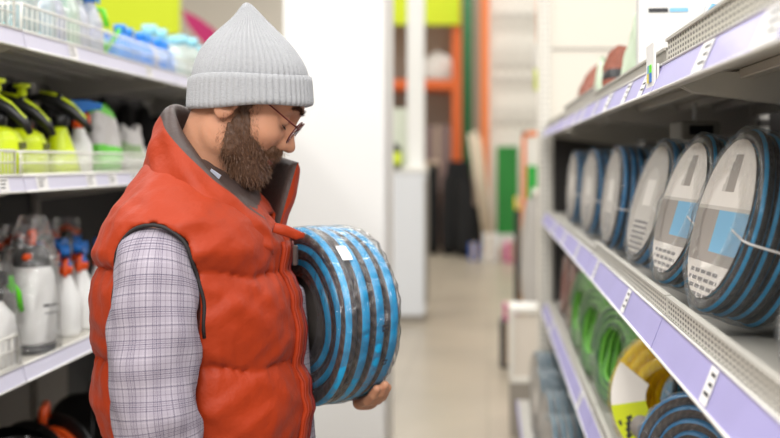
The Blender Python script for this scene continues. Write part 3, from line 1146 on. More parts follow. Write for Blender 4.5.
g = 'wire dividers on the left rack'
wire_fence('white wire divider along the upper left shelf front, left of the joint', 2.0, 2.54, -1.112, 1.873, .075, .03, g, .1)
wire_fence('white wire divider along the upper left shelf front, right of the joint', 2.58, 3.78, -1.112, 1.873, .07, .03, g, .1)
wire_fence('white wire divider along the far part of the upper left shelf front', 3.83, 4.9, -1.112, 1.873, .06, .03, g, .1)
wire_fence('white wire divider before the chartreuse sprayers, cut by left photo edge', 2.0, 2.545, -1.112, 1.530, .062, .018, g, .1)
wire_fence('long white wire divider before the cone sprayer and pouches, middle left shelf', 2.575, 3.79, -1.112, 1.530, .060, .018, g, .1)
wire_fence('small white wire divider on the lower left shelf at the left photo edge', 2.1, 2.56, -1.112, 1.083, .075, .03, g, .2)


# --- bottle kinds
def trigger_head(mb, z, s=1.0, mi=0, ang=0.0, mi2=None):
    """spray trigger head sitting at height z, nozzle toward +x"""
    mi2 = mi if mi2 is None else mi2
    mb.lathe([(.014 * s, z), (.015 * s, z + .012 * s), (.011 * s, z + .016 * s), (.010 * s, z + .03 * s)], n=16, mi=mi2)
    pts = [(-.032, .030), (-.034, .046), (-.02, .056), (.02, .056), (.042, .050), (.042, .038), (.016, .034), (.010, .028), (-.014, .026)]
    w_ = .011 * s
    vs = [(p[0] * s, d, z + p[1] * s) for d in (-w_, w_) for p in pts]
    m = len(pts)
    mb.add(vs, [tuple(range(m)), tuple(range(2 * m - 1, m - 1, -1))] + [(i, (i + 1) % m, m + (i + 1) % m, m + i) for i in range(m)][::1], mi, smooth=False)
    mb.lathe([(.008 * s, .042 * s), (.009 * s, .052 * s), (.006 * s, .054 * s)], c=(0, 0, z + .044 * s), n=12, axis='x', mi=mi2)


def trigger_bottle(name, label, body_m, head_m, collar_m, h=.17, r=.034, group=None, taper=.55, s=1.0, cat='bottle'):
    t = thing(name, label, cat, group=group)
    b = MB().lathe([(0, 0), (r * .9, 0), (r, .008), (r, h * .45), (r * .93, h * .62), (r * taper, h * .85), (.014 * s, h * .96), (.014 * s, h)], n=24)
    b.build('bottle_body', body_m, t)
    MB().lathe([(.0165 * s, h - .004), (.018 * s, h + .012 * s), (.0155 * s, h + .016 * s), (0, h + .017 * s)], n=20).build('collar', collar_m, t)
    hd = MB(); trigger_head(hd, h + .008 * s, s * 1.05)
    ho = hd.build('trigger_head', head_m, t, bevel=.002)
    lv = MB().tube([(.016 * s, 0, h + .036 * s), (.024 * s, 0, h + .024 * s), (.023 * s, 0, h + .004 * s), (.028 * s, 0, h - .008 * s)], [.004 * s, .004 * s, .004 * s, .003 * s], 8, flat=1.8)
    lv.build('trigger_lever', collar_m, ho)
    return t


def glassy(name, rgb, tint=.6):
    return film_mat(name, rgb, lo=.12, hi=.85, scale=6, rough=.08, milk=.42)


# upper shelf: clear bottles with blue, teal and clear heads
G_clear = glassy('clear_bottle_plastic', (196, 240, 246))
G_teal = glassy('teal_bottle_plastic', (70, 196, 196))
G_blueb = glassy('blue_bottle_plastic', (70, 160, 240))
G_greenb = glassy('green_bottle_plastic', (150, 240, 170))
M_head_c = mat('pale_aqua_plastic', (150, 214, 232), .35)
M_head_b = mat('sky_blue_plastic', (40, 140, 226), .35)
M_head_t = mat('aqua_plastic', (36, 168, 196), .35)
PB = [Proto(trigger_bottle('spray_bottle', 'x', G_clear, M_head_t, M_head_c, .17, .034)),
      Proto(trigger_bottle('spray_bottle', 'x', G_clear, M_head_c, M_head_c, .17, .034)),
      Proto(trigger_bottle('spray_bottle', 'x', G_teal, M_head_c, M_head_t, .16, .034)),
      Proto(trigger_bottle('spray_bottle', 'x', G_blueb, M_head_b, M_head_b, .15, .036)),
      Proto(trigger_bottle('spray_bottle', 'x', G_greenb, M_head_c, M_green, .17, .034))]
cname = ['clear bottle with aqua head', 'clear bottle with pale head', 'aqua spray bottle', 'blue spray bottle', 'pale green spray bottle']
seqf = [0, 4, 1, 2, 0, 2, 1, 3, 4, 3, 3]
seqb = [2, 0, 3, 2, 3]
ordn = ['first', 'second', 'third', 'fourth', 'fifth', 'sixth', 'seventh', 'eighth', 'ninth', 'tenth', 'eleventh', 'twelfth']
for k, c in enumerate(seqf):
    if k < 3: continue
    o = PB[c].get()
    place(o, (-1.19 - .008 * (k % 2), 2.35 + .088 * k, 1.8725), -.4 + .5 * random.random(), '%s, front row of upper left shelf, %s from left' % (cname[c], ordn[k - 3]), 'spray bottles on the upper left shelf', scale=1.15)
for k, c in enumerate(seqb):
    o = PB[c].get()
    place(o, (-1.295 - .01 * (k % 2), 2.85 + .104 * k, 1.8725), -.5 + .8 * random.random(), '%s, second row of upper left shelf, %s from left' % (cname[c], ordn[k]), 'spray bottles on the upper left shelf', scale=1.32)
for k, c in enumerate([2, 3, 0, 3]):
    o = PB[c].get()
    place(o, (-1.41, 3.08 + .12 * k, 1.8725), -.5 + .8 * random.random(), '%s, rear row of upper left shelf, %s from left' % (cname[c], ordn[k]), 'spray bottles on the upper left shelf', scale=1.2)
# green curved-handle can
gcn = thing('watering_can', 'small bright green watering can with arched handle, upper left shelf', 'watering can', (-1.22, 3.36, 1.8725), -.3)
MB().lathe([(0, 0), (.04, 0), (.042, .01), (.036, .06), (.03, .075), (.0, .076)], n=20).build('can_body', mat('clear_green_plastic', (70, 206, 60), .3), gcn)
MB().tube([(-.035, 0, .05), (-.045, 0, .12), (-.02, 0, .17), (.03, 0, .16), (.045, 0, .11)], .008, 8).build('handle', M_green, gcn)
MB().tube([(.03, 0, .03), (.07, 0, .07), (.09, 0, .1)], [.01, .007, .006], 8).build('spout', M_green, gcn)
# blue squat bottles
def squat(label, m, m2, h=.12, r=.045):
    t = thing('squat_bottle', label, 'bottle')
    MB().lathe([(0, 0), (r * .9, 0), (r, .01), (r * 1.02, h * .5), (r * .8, h * .75), (r * .4, h * .88), (r * .35, h), (0, h)], n=22).build('bottle_body', m, t)
    MB().lathe([(r * .42, h * .9), (r * .44, h * 1.12), (0, h * 1.14)], n=18).build('cap', m2, t)
    return t
PSQ = Proto(squat('x', G_blueb, M_head_b)); PSG = Proto(squat('x', glassy('sea_green_plastic', (170, 226, 204)), M_head_c, .15, .05))
M_bluesolid = M_head_b
PSB = Proto(squat('x', mat('mid_blue_plastic', (66, 140, 226), .3), M_head_b))
k = 0
for Y, X, p in [(3.50, -1.19, PSB), (3.60, -1.20, PSB), (3.71, -1.19, PSB), (3.55, -1.30, PSQ), (3.66, -1.30, PSB), (3.80, -1.2, PSQ), (3.90, -1.19, PSB), (4.0, -1.2, PSB), (3.85, -1.30, PSB), (3.96, -1.31, PSQ)]:
    o = p.get(); place(o, (X, Y, 1.8725), 0, 'squat blue bottle, upper left shelf, %s row, %s from left' % (('front', ordn[[3.50, 3.60, 3.71, 3.80, 3.90, 4.0].index(Y)]) if X > -1.25 else ('back', ordn[[3.55, 3.66, 3.85, 3.96].index(Y)])), 'squat blue bottles on the upper left shelf'); k += 1
k = 0
for Y, X, s_ in [(4.13, -1.19, 1), (4.24, -1.2, 1.1), (4.35, -1.19, 1.1), (4.47, -1.2, 1.0), (4.6, -1.2, 1), (4.19, -1.31, 1.3), (4.32, -1.31, 1.3), (4.45, -1.31, 1.2)]:
    o = PSG.get(); place(o, (X, Y, 1.8725), 0, 'sea green bottle beside the hat, upper left shelf, %s row, %s from left' % (('front', ordn[k]) if k < 5 else ('back', ordn[k - 5])), 'sea green bottles on the upper left shelf', scale=s_); k += 1


# --- middle shelf: chartreuse pump sprayers
def pump_sprayer(label, r=.060, h=.118, cone=False, group=None):
    t = thing('pump_sprayer', label, 'sprayer', group=group)
    if cone:
        pr = [(0, 0), (r * .92, 0), (r, .008), (r * .98, .02), (r * .8, h * .45), (r * .42, h * .85), (r * .3, h), (0, h)]
    else:
        pr = [(0, 0), (r * .92, 0), (r, .008), (r, h * .35), (r * .96, h * .7), (r * .8, h * .88), (r * .5, h * .97), (r * .3, h), (0, h)]
    MB().lathe(pr, n=30).build('tank', M_lime, t)
    if not cone:
        q = MB().box(r * .9, r + .002, -.02, .02, h * .55, h * .68, 0)
        q.build('tank_mark', mat('dark_olive_print', (90, 96, 20), .6), t)
    MB().lathe([(.02, h - .004), (.023, h + .006), (.023, h + .024), (.015, h + .03), (0, h + .031)], n=20).build('collar', M_black, t)
    # sloping trigger handle: swept along an arc, nose up at the back
    hb = MB()
    pts = [(-.075, 0, h + .070), (-.05, 0, h + .074), (-.01, 0, h + .062), (.03, 0, h + .038), (.062, 0, h + .008), (.076, 0, h - .018)]
    hb.tube(pts, [.008, .012, .016, .015, .011, .007], 12, flat=.8)
    ho = hb.build('trigger_handle', M_black, t)
    st = MB().tube([(p[0], p[1], p[2] + rr * .85) for p, rr in zip(pts, [.010, .016, .02, .018, .013, .008])][1:], [.004, .006, .006, .005, .003], 8)
    st.build('lime_stripe', M_lime, ho)
    MB().lathe([(.008, h + .05), (.008, h + .085)], n=12).build('pump_rod', M_black, t)
    pk = MB().lathe([(.008, h + .078), (.012, h + .085), (.010, h + .098), (.020, h + .102), (.021, h + .110), (.0, h + .113)], n=20)
    if not cone: pk.build('pump_knob', M_lime, t)
    MB().tube([(-.07, 0, h + .062), (-.095, 0, h + .058)], [.006, .004], 8).build('nozzle', M_black, t)
    return t


mz = 1.5295
place(pump_sprayer('chartreuse pump sprayer with lime knob, beside the cone-shaped sprayer'), (-1.205, 2.80, mz), 0.15, scale=1.04)
place(pump_sprayer('chartreuse pump sprayer cut by the left photo edge'), (-1.19, 2.62, mz), 0.15, scale=1.04)
place(pump_sprayer('cone-shaped chartreuse sprayer with long black and lime trigger, middle left shelf', cone=True, r=.05, h=.13), (-1.18, 2.985, mz), 0.15, scale=1.05)
b1 = trigger_bottle('trigger_bottle', 'white trigger bottle with blue head beside the cone-shaped sprayer', M_wplast, M_blue, M_orange, .125, .034, taper=.5)
place(b1, (-1.185, 3.14, mz), 0.5, scale=1.1)
b2 = trigger_bottle('trigger_bottle', 'white trigger bottle with blue head mostly hidden behind the chartreuse sprayers', M_wplast, M_blue, M_orange, .125, .034, taper=.5)
place(b2, (-1.32, 3.09, mz), 2.5, scale=1.05)
M_gbag = mat('green_bag_print', (112, 214, 74), .4, bump=.5, bscale=18)
M_gwbag = mat('greyish_white_bag', (206, 202, 200), .4, bump=.6, bscale=18)
pouch('plastic_pouch', 'white pouch with green base and green top print on the middle left shelf', 'bag', (-1.20, 3.36, mz), .13, .205, .10, [M_gwbag, M_gbag], 21, 1.2, .35,
      mfun=lambda u, v: 1 if (v < .36 or v > .8) else 0)
pouch('plastic_pouch', 'small white and green pouch, nearest the man on the middle left shelf', 'bag', (-1.20, 3.62, mz), .11, .15, .09, [M_gwbag, mat('sage_bag_print', (150, 176, 130), .5)], 23, 1.2, .5,
      mfun=lambda u, v: 1 if (.3 < v < .6 and .4 < u < .8) else 0)
# black sacks hanging against the back panel
def sack(label, loc, w_, h, seed, lean=0.0):
    r = thing('hanging_sack', label, 'bag', loc, group='black sacks behind the sprayers')
    r_ = np.random.RandomState(seed); ph = r_.uniform(0, 6, 5)

    def fn(u, v):
        th = 2 * PI * u
        e = .18 + .82 * min(1, (1 - v) * 1.25) ** .7
        if v < .08: e *= .8
        return (.03 * math.cos(th) * (1 + .3 * math.sin(3 * th + ph[0])) * (e + .3) + lean * 0,
                w_ / 2 * e * math.sin(th) * (1 + .1 * math.sin(5 * th + ph[1] + 6 * v)), h * v)
    MB().grid(fn, 32, 14, closeu=True).build('sack_body', M_blacksoft, r)
    MB().tube([(0, 0, h - .01), (0, 0, h + .012), (-.02, 0, h + .02)], .004, 6).build('hook', M_black, r)
    return r
for k, (Y, w_, h) in enumerate([(3.42, .2, .28), (3.70, .24, .27), (3.97, .2, .27), (4.22, .22, .28), (4.47, .22, .27), (4.72, .22, .27)]):
    sack('black hanging sack at the back of the middle left shelf, %s from left' % ordn[k], (-1.50, Y, mz + .002), w_, h, 60 + k)
for k, (Y, X, c) in enumerate([(4.35, -1.2, (120, 30, 50)), (4.6, -1.2, (40, 90, 40))]):
    pouch('plastic_pouch', ['dark red pouch on the middle left shelf near the back of the hat', 'dark green pouch at the far end of the middle left shelf'][k], 'bag', (X, Y, mz), .2, .21, .1,
          [mat('pouch_%d' % k, c, .6, noise=.4, nscale=20)], 70 + k, 1.2, .5)

# --- lower shelf: bagged pressure sprayer, row of white trigger bottles
lz2 = 1.0825
ps = thing('pressure_sprayer', 'large white pressure sprayer with black collar in a clear bag, lower left shelf', 'sprayer', (-1.162, 2.76, lz2), .25)
b = MB()
def sq(r, z): return (r, z)
b.lathe([(.054, .022), (.058, .03), (.059, .10), (.058, .16), (.053, .20), (.04, .222), (0, .224)], n=36, sx=1.0, sy=1.0)
tb = b.build('tank', M_wplast, ps)
pr = MB()
for (a, c, z0, z1) in [(-.03, -.012, .118, .124), (-.01, .028, .1185, .1225), (-.026, .024, .100, .1025)]:
    for q in range(8):
        t0 = lerp(a, c, q / 8); t1 = lerp(a, c, (q + 1) / 8)
        A = lambda t: (math.cos(t / .059 - .45) * .0596, math.sin(t / .059 - .45) * .0596)
        (x0, y0), (x1, y1) = A(t0), A(t1)
        pr.add([(x0, y0, z0), (x1, y1, z0), (x1, y1, z1), (x0, y0, z1)], [(0, 1, 2, 3)], 0, smooth=False)
pr.build('printed_caption', M_ink, tb)
MB().lathe([(0, 0), (.056, 0), (.058, .004), (.058, .022), (0, .0225)], n=36).build('foot', M_black, ps)
MB().lathe([(.04, .212), (.045, .222), (.045, .245), (.036, .262), (.03, .27), (0, .271)], n=30).build('collar', M_black, ps)
MB().lathe([(.010, .27), (.010, .30)], n=14).build('pump_rod', M_orange, ps)
MB().tube([(0, -.03, .303), (0, .03, .303)], [.008, .008], 10).tube([(0, 0, .27), (0, 0, .303)], .006, 8).build('pump_handle', M_orange, ps)
MB().tube([(.0, -.04, .245), (-.005, -.075, .246)], [.009, .008], 10).tube([(.0, .04, .245), (.005, .07, .248)], [.008, .008], 10).build('side_nozzle', M_orange, ps)
MB().lathe([(.0, -.002), (.009, 0), (.0, .012)], c=(.044, -.01, .238), n=12, axis='x').build('valve', M_wplast, ps)
pb = MB()
def bagf(u, v):
    th = 2 * PI * u
    z = .002 + .345 * v
    r = lerp(.067, .062, v) if v < .62 else lerp(.0645, .03, ((v - .62) / .38) ** 1.3)
    r *= 1 + .05 * math.sin(5 * th + 8 * v) + .04 * math.sin(9 * th - 13 * v)
    return (r * math.cos(th), r * math.sin(th), z)
pb.grid(bagf, 44, 20, closeu=True)
pb.build('clear_bag', M_film, ps)

PT = Proto(trigger_bottle('trigger_bottle', 'x', M_wplast, M_blue, M_orange, .155, .036, taper=.55))
k = 0
for (X, Y, rz) in [(-1.175, 3.01, -1.2), (-1.18, 3.14, -1.4), (-1.175, 3.28, -1.1), (-1.29, 3.12, -1.2), (-1.285, 3.26, -1.4), (-1.29, 3.4, -1.2)]:
    o = PT.get()
    place(o, (X, Y, lz2), rz, 'white trigger bottle, blue head, lower left shelf, %s row, %s from left' % ('front' if k < 3 else 'back', ordn[k % 3]), 'white trigger bottles on the lower left shelf', scale=1.13)
    k += 1
k = 0
for (X, Y) in [(-1.41, 3.05), (-1.41, 3.25), (-1.41, 3.45), (-1.42, 3.65)]:
    r = thing('bagged_spray_gun', 'bagged orange spray gun behind the white trigger bottles, %s from left' % ordn[k], 'spray gun', (X, Y, lz2), .3, 'bagged spray guns')
    MB().lathe([(0, 0), (.045, 0), (.045, .18), (.03, .22), (0, .222)], n=20).build('bottle_body', M_wplast, r)
    MB().tube([(-.04, 0, .24), (.0, 0, .26), (.04, 0, .24)], .012, 8).build('gun_body', M_orange, r)
    MB().lathe([(.02, .215), (.02, .25), (0, .251)], n=14).build('neck', M_black, r)
    q = MB(); q.grid(lambda u, v: ((.05 - .012 * v) * math.cos(2 * PI * u) * (1 + .08 * math.sin(12 * PI * u + 7 * v)), (.05 - .012 * v) * math.sin(2 * PI * u), .003 + .29 * v), 36, 10, closeu=True)
    q.build('clear_bag', M_film, r)
    k += 1
# item at the photo's left edge: white bottle with a green lever
e = thing('trigger_bottle', 'white bottle with a bright green lever, cut by the left photo edge', 'bottle', (-1.165, 2.555, lz2), .1)
MB().lathe([(0, 0), (.047, 0), (.05, .008), (.05, .09), (.045, .12), (.02, .15), (.016, .165), (0, .166)], n=28).build('bottle_body', M_wplast, e)
MB().lathe([(.02, .155), (.022, .17), (.018, .19), (0, .191)], n=18).build('collar', M_black, e)
MB().box(-.03, .03, -.014, .014, .19, .225, bev=.005).build('head', M_black, e)
MB().tube([(.0, .0, .205), (.02, .03, .20), (.035, .055, .165), (.04, .075, .12)], [.010, .012, .012, .006], 10, flat=.6).build('green_lever', M_green, e)
q = MB(); q.grid(lambda u, v: ((.058 - .022 * v * v) * math.cos(2 * PI * u) * (1 + .06 * math.sin(10 * PI * u + 7 * v)), (.058 - .02 * v * v) * math.sin(2 * PI * u), .003 + .24 * v), 36, 12, closeu=True)
q.build('clear_bag', M_film, e)
# --- bottom shelf goods
for k, (Y, X) in enumerate([(3.10, -1.27), (3.46, -1.26), (3.84, -1.27)]):
    r = thing('hose_reel', 'black reel of orange hose on the bottom left shelf, %s from left' % ordn[k], 'hose reel', (X, Y, .5305), .3, 'hose reels on the bottom left shelf')
    c = MB(); coil_mesh(c, .115, .09, .012, 3, 2, seg=36, nt=8)
    o = c.build('orange_hose', hose_mat('orange_hose', (240, 96, 26), (200, 66, 14), 200), r); o.location = (0, 0, .155); o.rotation_euler = (0, 0, .9)
    for s_ in (-1, 1):
        o = MB().lathe([(.03, 0), (.12, 0), (.145, .004), (.15, .008), (.145, .012), (.03, .010)], axis='x', n=32).build('side_disc', M_black, r)
        o.location = (math.cos(.9) * (.05 * s_ - .006), math.sin(.9) * (.05 * s_ - .006), .155); o.rotation_euler = (0, 0, .9)
    MB().tube([(0, -.08, .0), (0, -.06, .29), (0, .06, .29), (0, .08, 0)], .010, 8).build('frame', M_black, r)
    MB().tube([(0, -.05, .29), (.0, -.05, .33), (.0, .05, .33), (0, .05, .29)], .012, 8).build('carry_handle', M_black if k % 2 else M_orange, r)
pouch('rubbish_sack', 'shiny black sack in the bottom left photo corner', 'bag', (-1.22, 2.78, .5305), .26, .33, .22, [mat('shiny_black_film', (16, 16, 17), .2, bump=.8, bscale=16), M_lime], 80, .2, .5,
      mfun=lambda u, v: 1 if (.3 < v < .5 and .9 < u < .98) else 0)

# ------------------------------------------------------------------ far background
M_rackO = mat('orange_rack_paint', (226, 104, 36), .5)
M_chart = mat('chartreuse_sign_print', (206, 222, 24), .6)
sg = thing('hanging_sign', 'large chartreuse sign hanging beyond the left rack, above the blue bottles', 'sign', (-2.83, 9, 2.93))
MB().box(-.75, .27, -.02, .02, -.32, 1.1, bev=.005).build('sign_panel', M_chart, sg)
MB().tube([(-.5, 0, 1.1), (-.5, 0, 3.9)], .01, 6).tube([(.1, 0, 1.1), (.1, 0, 3.9)], .01, 6).build('hanging_rods', M_white, sg)
mg = thing('curved_banner', 'magenta curved banner blade between the chartreuse sign and the hat', 'banner', (-2.2, 9, 0))
vs = [(-.34, 2.82), (-.30, 2.70), (-.22, 2.60), (-.1, 2.47), (.06, 2.34), (.10, 2.30), (.10, 2.44), (.04, 2.54), (-.08, 2.66), (-.2, 2.75)]
q = MB(); m_ = len(vs)
q.add([(p[0], d, p[1]) for d in (-.012, .012) for p in vs], [tuple(range(m_)), tuple(range(2 * m_ - 1, m_ - 1, -1))] + [(i, (i + 1) % m_, m_ + (i + 1) % m_, m_ + i) for i in range(m_)], 0, smooth=False)
q.build('banner_cloth', mat('magenta_banner', (178, 20, 96), .6), mg)
MB().tube([(.10, .02, 2.4), (.10, .02, 0)], .02, 8).box(-.1, .3, -.15, .19, 0, .03).build('banner_pole', M_white, mg)

db = thing('display_cabinet', 'white display cabinet standing past the column in the far aisle', 'cabinet', (-.95, 10.6, 0))
MB().box(-.16, .33, -.1, .5, .06, 1.45, bev=.008).build('body', mat('cool_white_laminate', (224, 228, 234), .5), db)
MB().box(-.15, .32, -.08, .48, 0, .06).build('plinth', M_panel_l, db)
MB().box(-.17, .345, -.11, .51, 1.45, 1.475, bev=.004).build('top_board', M_white, db)
MB().box(.331, .345, .0, .42, .15, 1.38).build('side_door', M_panel_l, db)
po = thing('white_post', 'tall square white post rising from the white display cabinet', 'post', (-.725, 10.9, 1.4755))
MB().box(-.085, .085, -.085, .085, 0, 4.2, bev=.01).build('post_shaft', mat('white_post_paint', (238, 238, 236), .6), po)
MB().box(-.10, .10, -.10, .10, 0, .03, bev=.004).build('post_foot', M_white, po)
cn = thing('tin', 'small dark tin with a lime band standing on the white display cabinet', 'tin', (-.935, 10.8, 1.4755))
MB().lathe([(0, 0), (.07, 0), (.07, .05), (0, .05)], n=20).lathe([(.07, .05), (.07, .17), (0, .17)], n=20, mi=1).lathe([(.07, .17), (.07, .22), (0, .222)], n=20).build('tin_body', [mat('dark_tin', (50, 54, 44), .5), M_chart], cn)
MB().lathe([(0, .222), (.04, .222), (.04, .26), (0, .262)], n=20).build('lid', M_black, cn)
pc = thing('poster_stand', 'pale green leaflet board behind the dark tin, on the white cabinet', 'stand', (-.86, 11.0, 1.4755))
MB().box(-.14, .04, -.01, .01, .0, .62, bev=.003).build('leaflet_board', mat('pale_sage_print', (218, 224, 208), .6), pc)
MB().box(-.1, .0, -.03, .03, 0, .02).build('board_foot', M_white, pc)

# pallet rack with orange frame
pr_ = thing('pallet_rack', 'orange framed pallet rack in the far background beyond the white post', 'rack', (-1.4, 19.5, 0))
for x in (-1.2, .75):
    u = MB()
    for y in (0, 1.0): u.box(x, x + .17, y, y + .12, 0, 6.2, bev=.01)
    for z in range(6): u.tube([(x + .05, .06, z + .1), (x + .05, 1.06, z + .9)], .025, 6)
    u.build('upright_frame', M_rackO, pr_)
for z in (3.02, 4.9):
    for y in (.0, 1.0):
        MB().box(-1.03, .75, y, y + .06, z - .17, z, bev=.008).build('beam', M_rackO, pr_)
    MB().box(-1.03, .75, .06, 1.0, z - .03, z).build('deck', M_panel_l, pr_)
MB().box(-1.2, .9, 1.25, 1.3, 0, 6.2).build('rear_mesh', mat('taupe_panel', (168, 150, 136), .8), pr_)
bn = thing('sign_board', 'chartreuse sign board across the top of the orange pallet rack', 'sign', (-1.4, 19.42, 4.05))
MB().box(-1.4, .9, -.03, .03, -.06, 1.4, bev=.01).build('board_panel', M_chart, bn)
MB().box(-1.25, -.85, -.034, -.03, .5, 1.1).build('blue_patch', M_blue_lab, bn)
ww = thing('wrapped_sack', 'white rounded sack lying on the orange rack beam', 'sack', (-.93, 19.95, 3.025))
MB().lathe([(0, 0), (.26, 0), (.30, .08), (.29, .3), (.22, .44), (.1, .5), (0, .51)], n=24, sx=1.0, sy=.8, rib=lambda th, z: .03 * math.sin(5 * th)).build('sack_body', mat('white_woven_sack', (232, 228, 222), .6, bump=.3), ww)
MB().tube([(-.06, 0, .5), (0, 0, .56), (.06, 0, .5)], .02, 6).build('tied_neck', M_white, ww)
def carton(label, loc, sx, sy, sz, c, rz=0, name='cardboard_box', group=None):
    r = thing(name, label, 'box', loc, rz, group)
    MB().box(-sx / 2, sx / 2, -sy / 2, sy / 2, 0, sz, bev=.01).build('box_body', mat('card_%d_%d_%d' % c, c, .8, noise=.05, nscale=4), r)
    MB().box(-.03, .03, -sy / 2 - .003, sy / 2 + .003, .02, sz + .003).build('tape', mat('beige_tape', (196, 176, 150), .5), r)
    return r
carton('brown carton on the floor at the left inside the orange rack', (-1.7, 20.0, 0), .9, .8, 1.1, (150, 118, 96))
carton('mauve brown carton on top of the brown one inside the orange rack', (-1.7, 20.0, 1.104), .85, .7, 1.2, (150, 124, 116))
carton('beige tall carton standing in front of the orange rack near the white cabinet', (-1.02, 18.7, 0), .35, .4, 1.55, (214, 190, 166))
carton('mauve carton inside the orange rack to the right of the white post', (-.93, 20.1, 1.0), .48, .6, 1.2, (146, 126, 122))
carton('brown carton on the floor beneath the mauve carton of the orange rack', (-.93, 20.1, 0), .48, .6, .996, (120, 96, 84))
gp = thing('green_post', 'tall dark green round post right of the orange rack', 'post', (-.36, 19.0, 0))
MB().tube([(0, 0, 0), (0, 0, 6.4)], .085, 14).build('post_shaft', mat('dark_green_paint', (24, 108, 62), .5), gp)
MB().box(-.16, .16, -.16, .16, 0, .03).build('foot_plate', mat('dark_green_paint', (24, 108, 62), .5), gp)
tb = thing('partition', 'taupe panel standing between the green post and the orange post', 'partition', (-.2, 19.6, 0))
MB().box(-.3, .12, 0, .06, 0, 6.4).build('panel', mat('taupe_panel', (168, 150, 136), .8), tb)
op = thing('orange_post', 'tall orange upright at the left edge of the grey pegboard', 'post', (-.05, 18.4, 0))
MB().box(-.07, .07, -.06, .06, 0, 6.4, bev=.01).build('post_shaft', mat('bright_orange_paint', (240, 128, 56), .5), op)
MB().box(-.12, .12, -.1, .1, 0, .02).build('foot_plate', M_rackO, op)
pg = thing('pegboard_wall', 'pale pegboard display wall hung with grey tools in the far background', 'display', (.48, 18.6, 0))
MB().box(-.44, .62, 0, .06, 0, 6.3).build('board', perf_mat('far_pegboard', (244, 240, 230), .09, .09, ('X', 'Z'), .12, (190, 184, 172)), pg)
hz = random.Random(3)
gt = mat('grey_tool_steel', (176, 170, 160), .5)
n_ = 0
for row, z in enumerate((4.1, 3.55, 3.0, 2.5)):
    for kx in range(6):
        x = .16 + kx * .15
        L = [.34, .42, .26, .34][row]
        r = thing('hanging_tool', 'pale grey tool on the far pegboard, %s row, %s from left' % (['top', 'second', 'third', 'bottom'][row], ordn[kx]), 'tool', (x, 18.56, z - L), group='tools on the far pegboard')
        MB().tube([(0, 0, 0), (0, 0, L)], [.012, .016], 8).build('tool_shaft', gt, r)
        MB().box(-.035, .035, -.015, .015, 0 if row % 2 else L - .1, .1 if row % 2 else L, bev=.008).build('tool_head', gt, r)
sp_ = thing('sign_post', 'tall sign post with an orange panel above a white and a chartreuse square', 'sign', (.47, 9.2, 0))
MB().box(-.05, .05, -.03, .03, 0, 3.4, bev=.004).build('post', M_white, sp_)
MB().box(-.055, .055, -.045, -.03, 2.56, 3.4).build('orange_panel', mat('sign_orange', (240, 120, 20), .5), sp_)
MB().box(-.08, .085, -.04, -.03, 2.34, 2.55).build('white_panel', M_white, sp_)
MB().box(-.075, .06, -.045, -.035, 2.16, 2.34).build('chartreuse_panel', M_chart, sp_)
MB().box(-.12, .12, -.1, .1, 0, .02).build('foot', M_white, sp_)

# dark sacks and green goods at the end of the aisle
for k, (x, y, w_, h) in enumerate([(-.64, 18.0, .28, 1.3), (-.36, 17.6, .3, 1.25), (-.5, 18.5, .5, 1.55), (-.92, 18.15, .22, 1.5), (-.20, 18.15, .2, .8)]):
    pouch('garment_bag', '%s black sack at the foot of the orange rack' % ['front left', 'front right', 'tallest rear', 'leftmost', 'smallest right hand'][k], 'bag', (x, y, 0), w_, h, .3, [M_blacksoft], 90 + k, 0, .5, group='black sacks at the rack foot')
pl_ = MB
for k, (x0, x1, z1) in enumerate([(-.30, .0, 2.0), (-.22, .06, 2.05), (-.15, .10, 1.95)]):
    r = thing('timber_plank', 'pale leaning plank at the foot of the orange post, %s of three' % ['leftmost', 'middle', 'rightmost'][k], 'plank', (0, 17.3 + .09 * k, 0), group='leaning planks')
    MB().tube([(x1, 0, 0.01), (x0, .45, z1)], .035, 4, flat=.6).build('plank_body', mat('pale_plank', (206, 190, 166), .7), r)
gb = thing('green_panel_pack', 'dark green upright pack beside the leaning planks', 'pack', (.2, 17.9, .35))
MB().box(-.06, .30, -.05, .05, 0, 1.45, bev=.02).build('pack_body', mat('dark_green_pack', (28, 130, 44), .5, noise=.3, nscale=3), gb)
MB().box(-.08, .32, -.12, .12, -.35, 0).build('pack_base', M_white, gb)
for k, (x, y, z, sx, sz, c, nm) in enumerate([(-.22, 17.0, 0, .16, .26, (50, 90, 170), 'blue'), (.02, 16.8, 0, .2, .42, (226, 226, 226), 'white'), (.36, 16.8, 0, .2, .3, (206, 60, 140), 'magenta'), (.19, 16.9, 0, .14, .22, (200, 196, 190), 'pale grey')]):
    carton('small %s box on the floor at the end of the aisle' % nm, (x, y, z), sx, .25, sz, c, name='small_box')

# goods at the far right, past the right rack
fr = thing('display_stand', 'orange topped white display frame with a green panel, past the right rack', 'display', (.36, 9.5, 0))
MB().box(-.03, .2, -.03, .03, .95, 1.78, bev=.005).build('white_board', M_white, fr)
MB().box(-.06, .22, -.04, .04, 1.78, 1.82).box(-.06, -.03, -.04, .04, .5, 1.82).build('orange_trim', mat('sign_orange', (240, 120, 20), .5), fr)
MB().box(-.02, .18, -.045, -.03, 1.16, 1.52).build('green_panel', mat('grass_green_print', (40, 168, 60), .5), fr)
MB().box(.05, .1, -.03, .03, 0, .95).box(-.1, .25, -.15, .15, 0, .03).build('stand', M_white, fr)
ot = thing('orange_tray', 'orange yellow tray shelf below the green panel', 'tray', (.40, 8.15, 1.30))
MB().box(-.04, .16, -.15, .15, 0, .05, bev=.01).build('tray', mat('amber_plastic', (240, 160, 50), .5), ot)
MB().box(.04, .08, -.05, .05, -1.3, 0).box(-.05, .18, -.12, .12, -1.3, -1.28).build('stand', M_white, ot)
M_silver = mat('silver_grey_fabric', (178, 174, 170), .55, bump=.6, bscale=8)
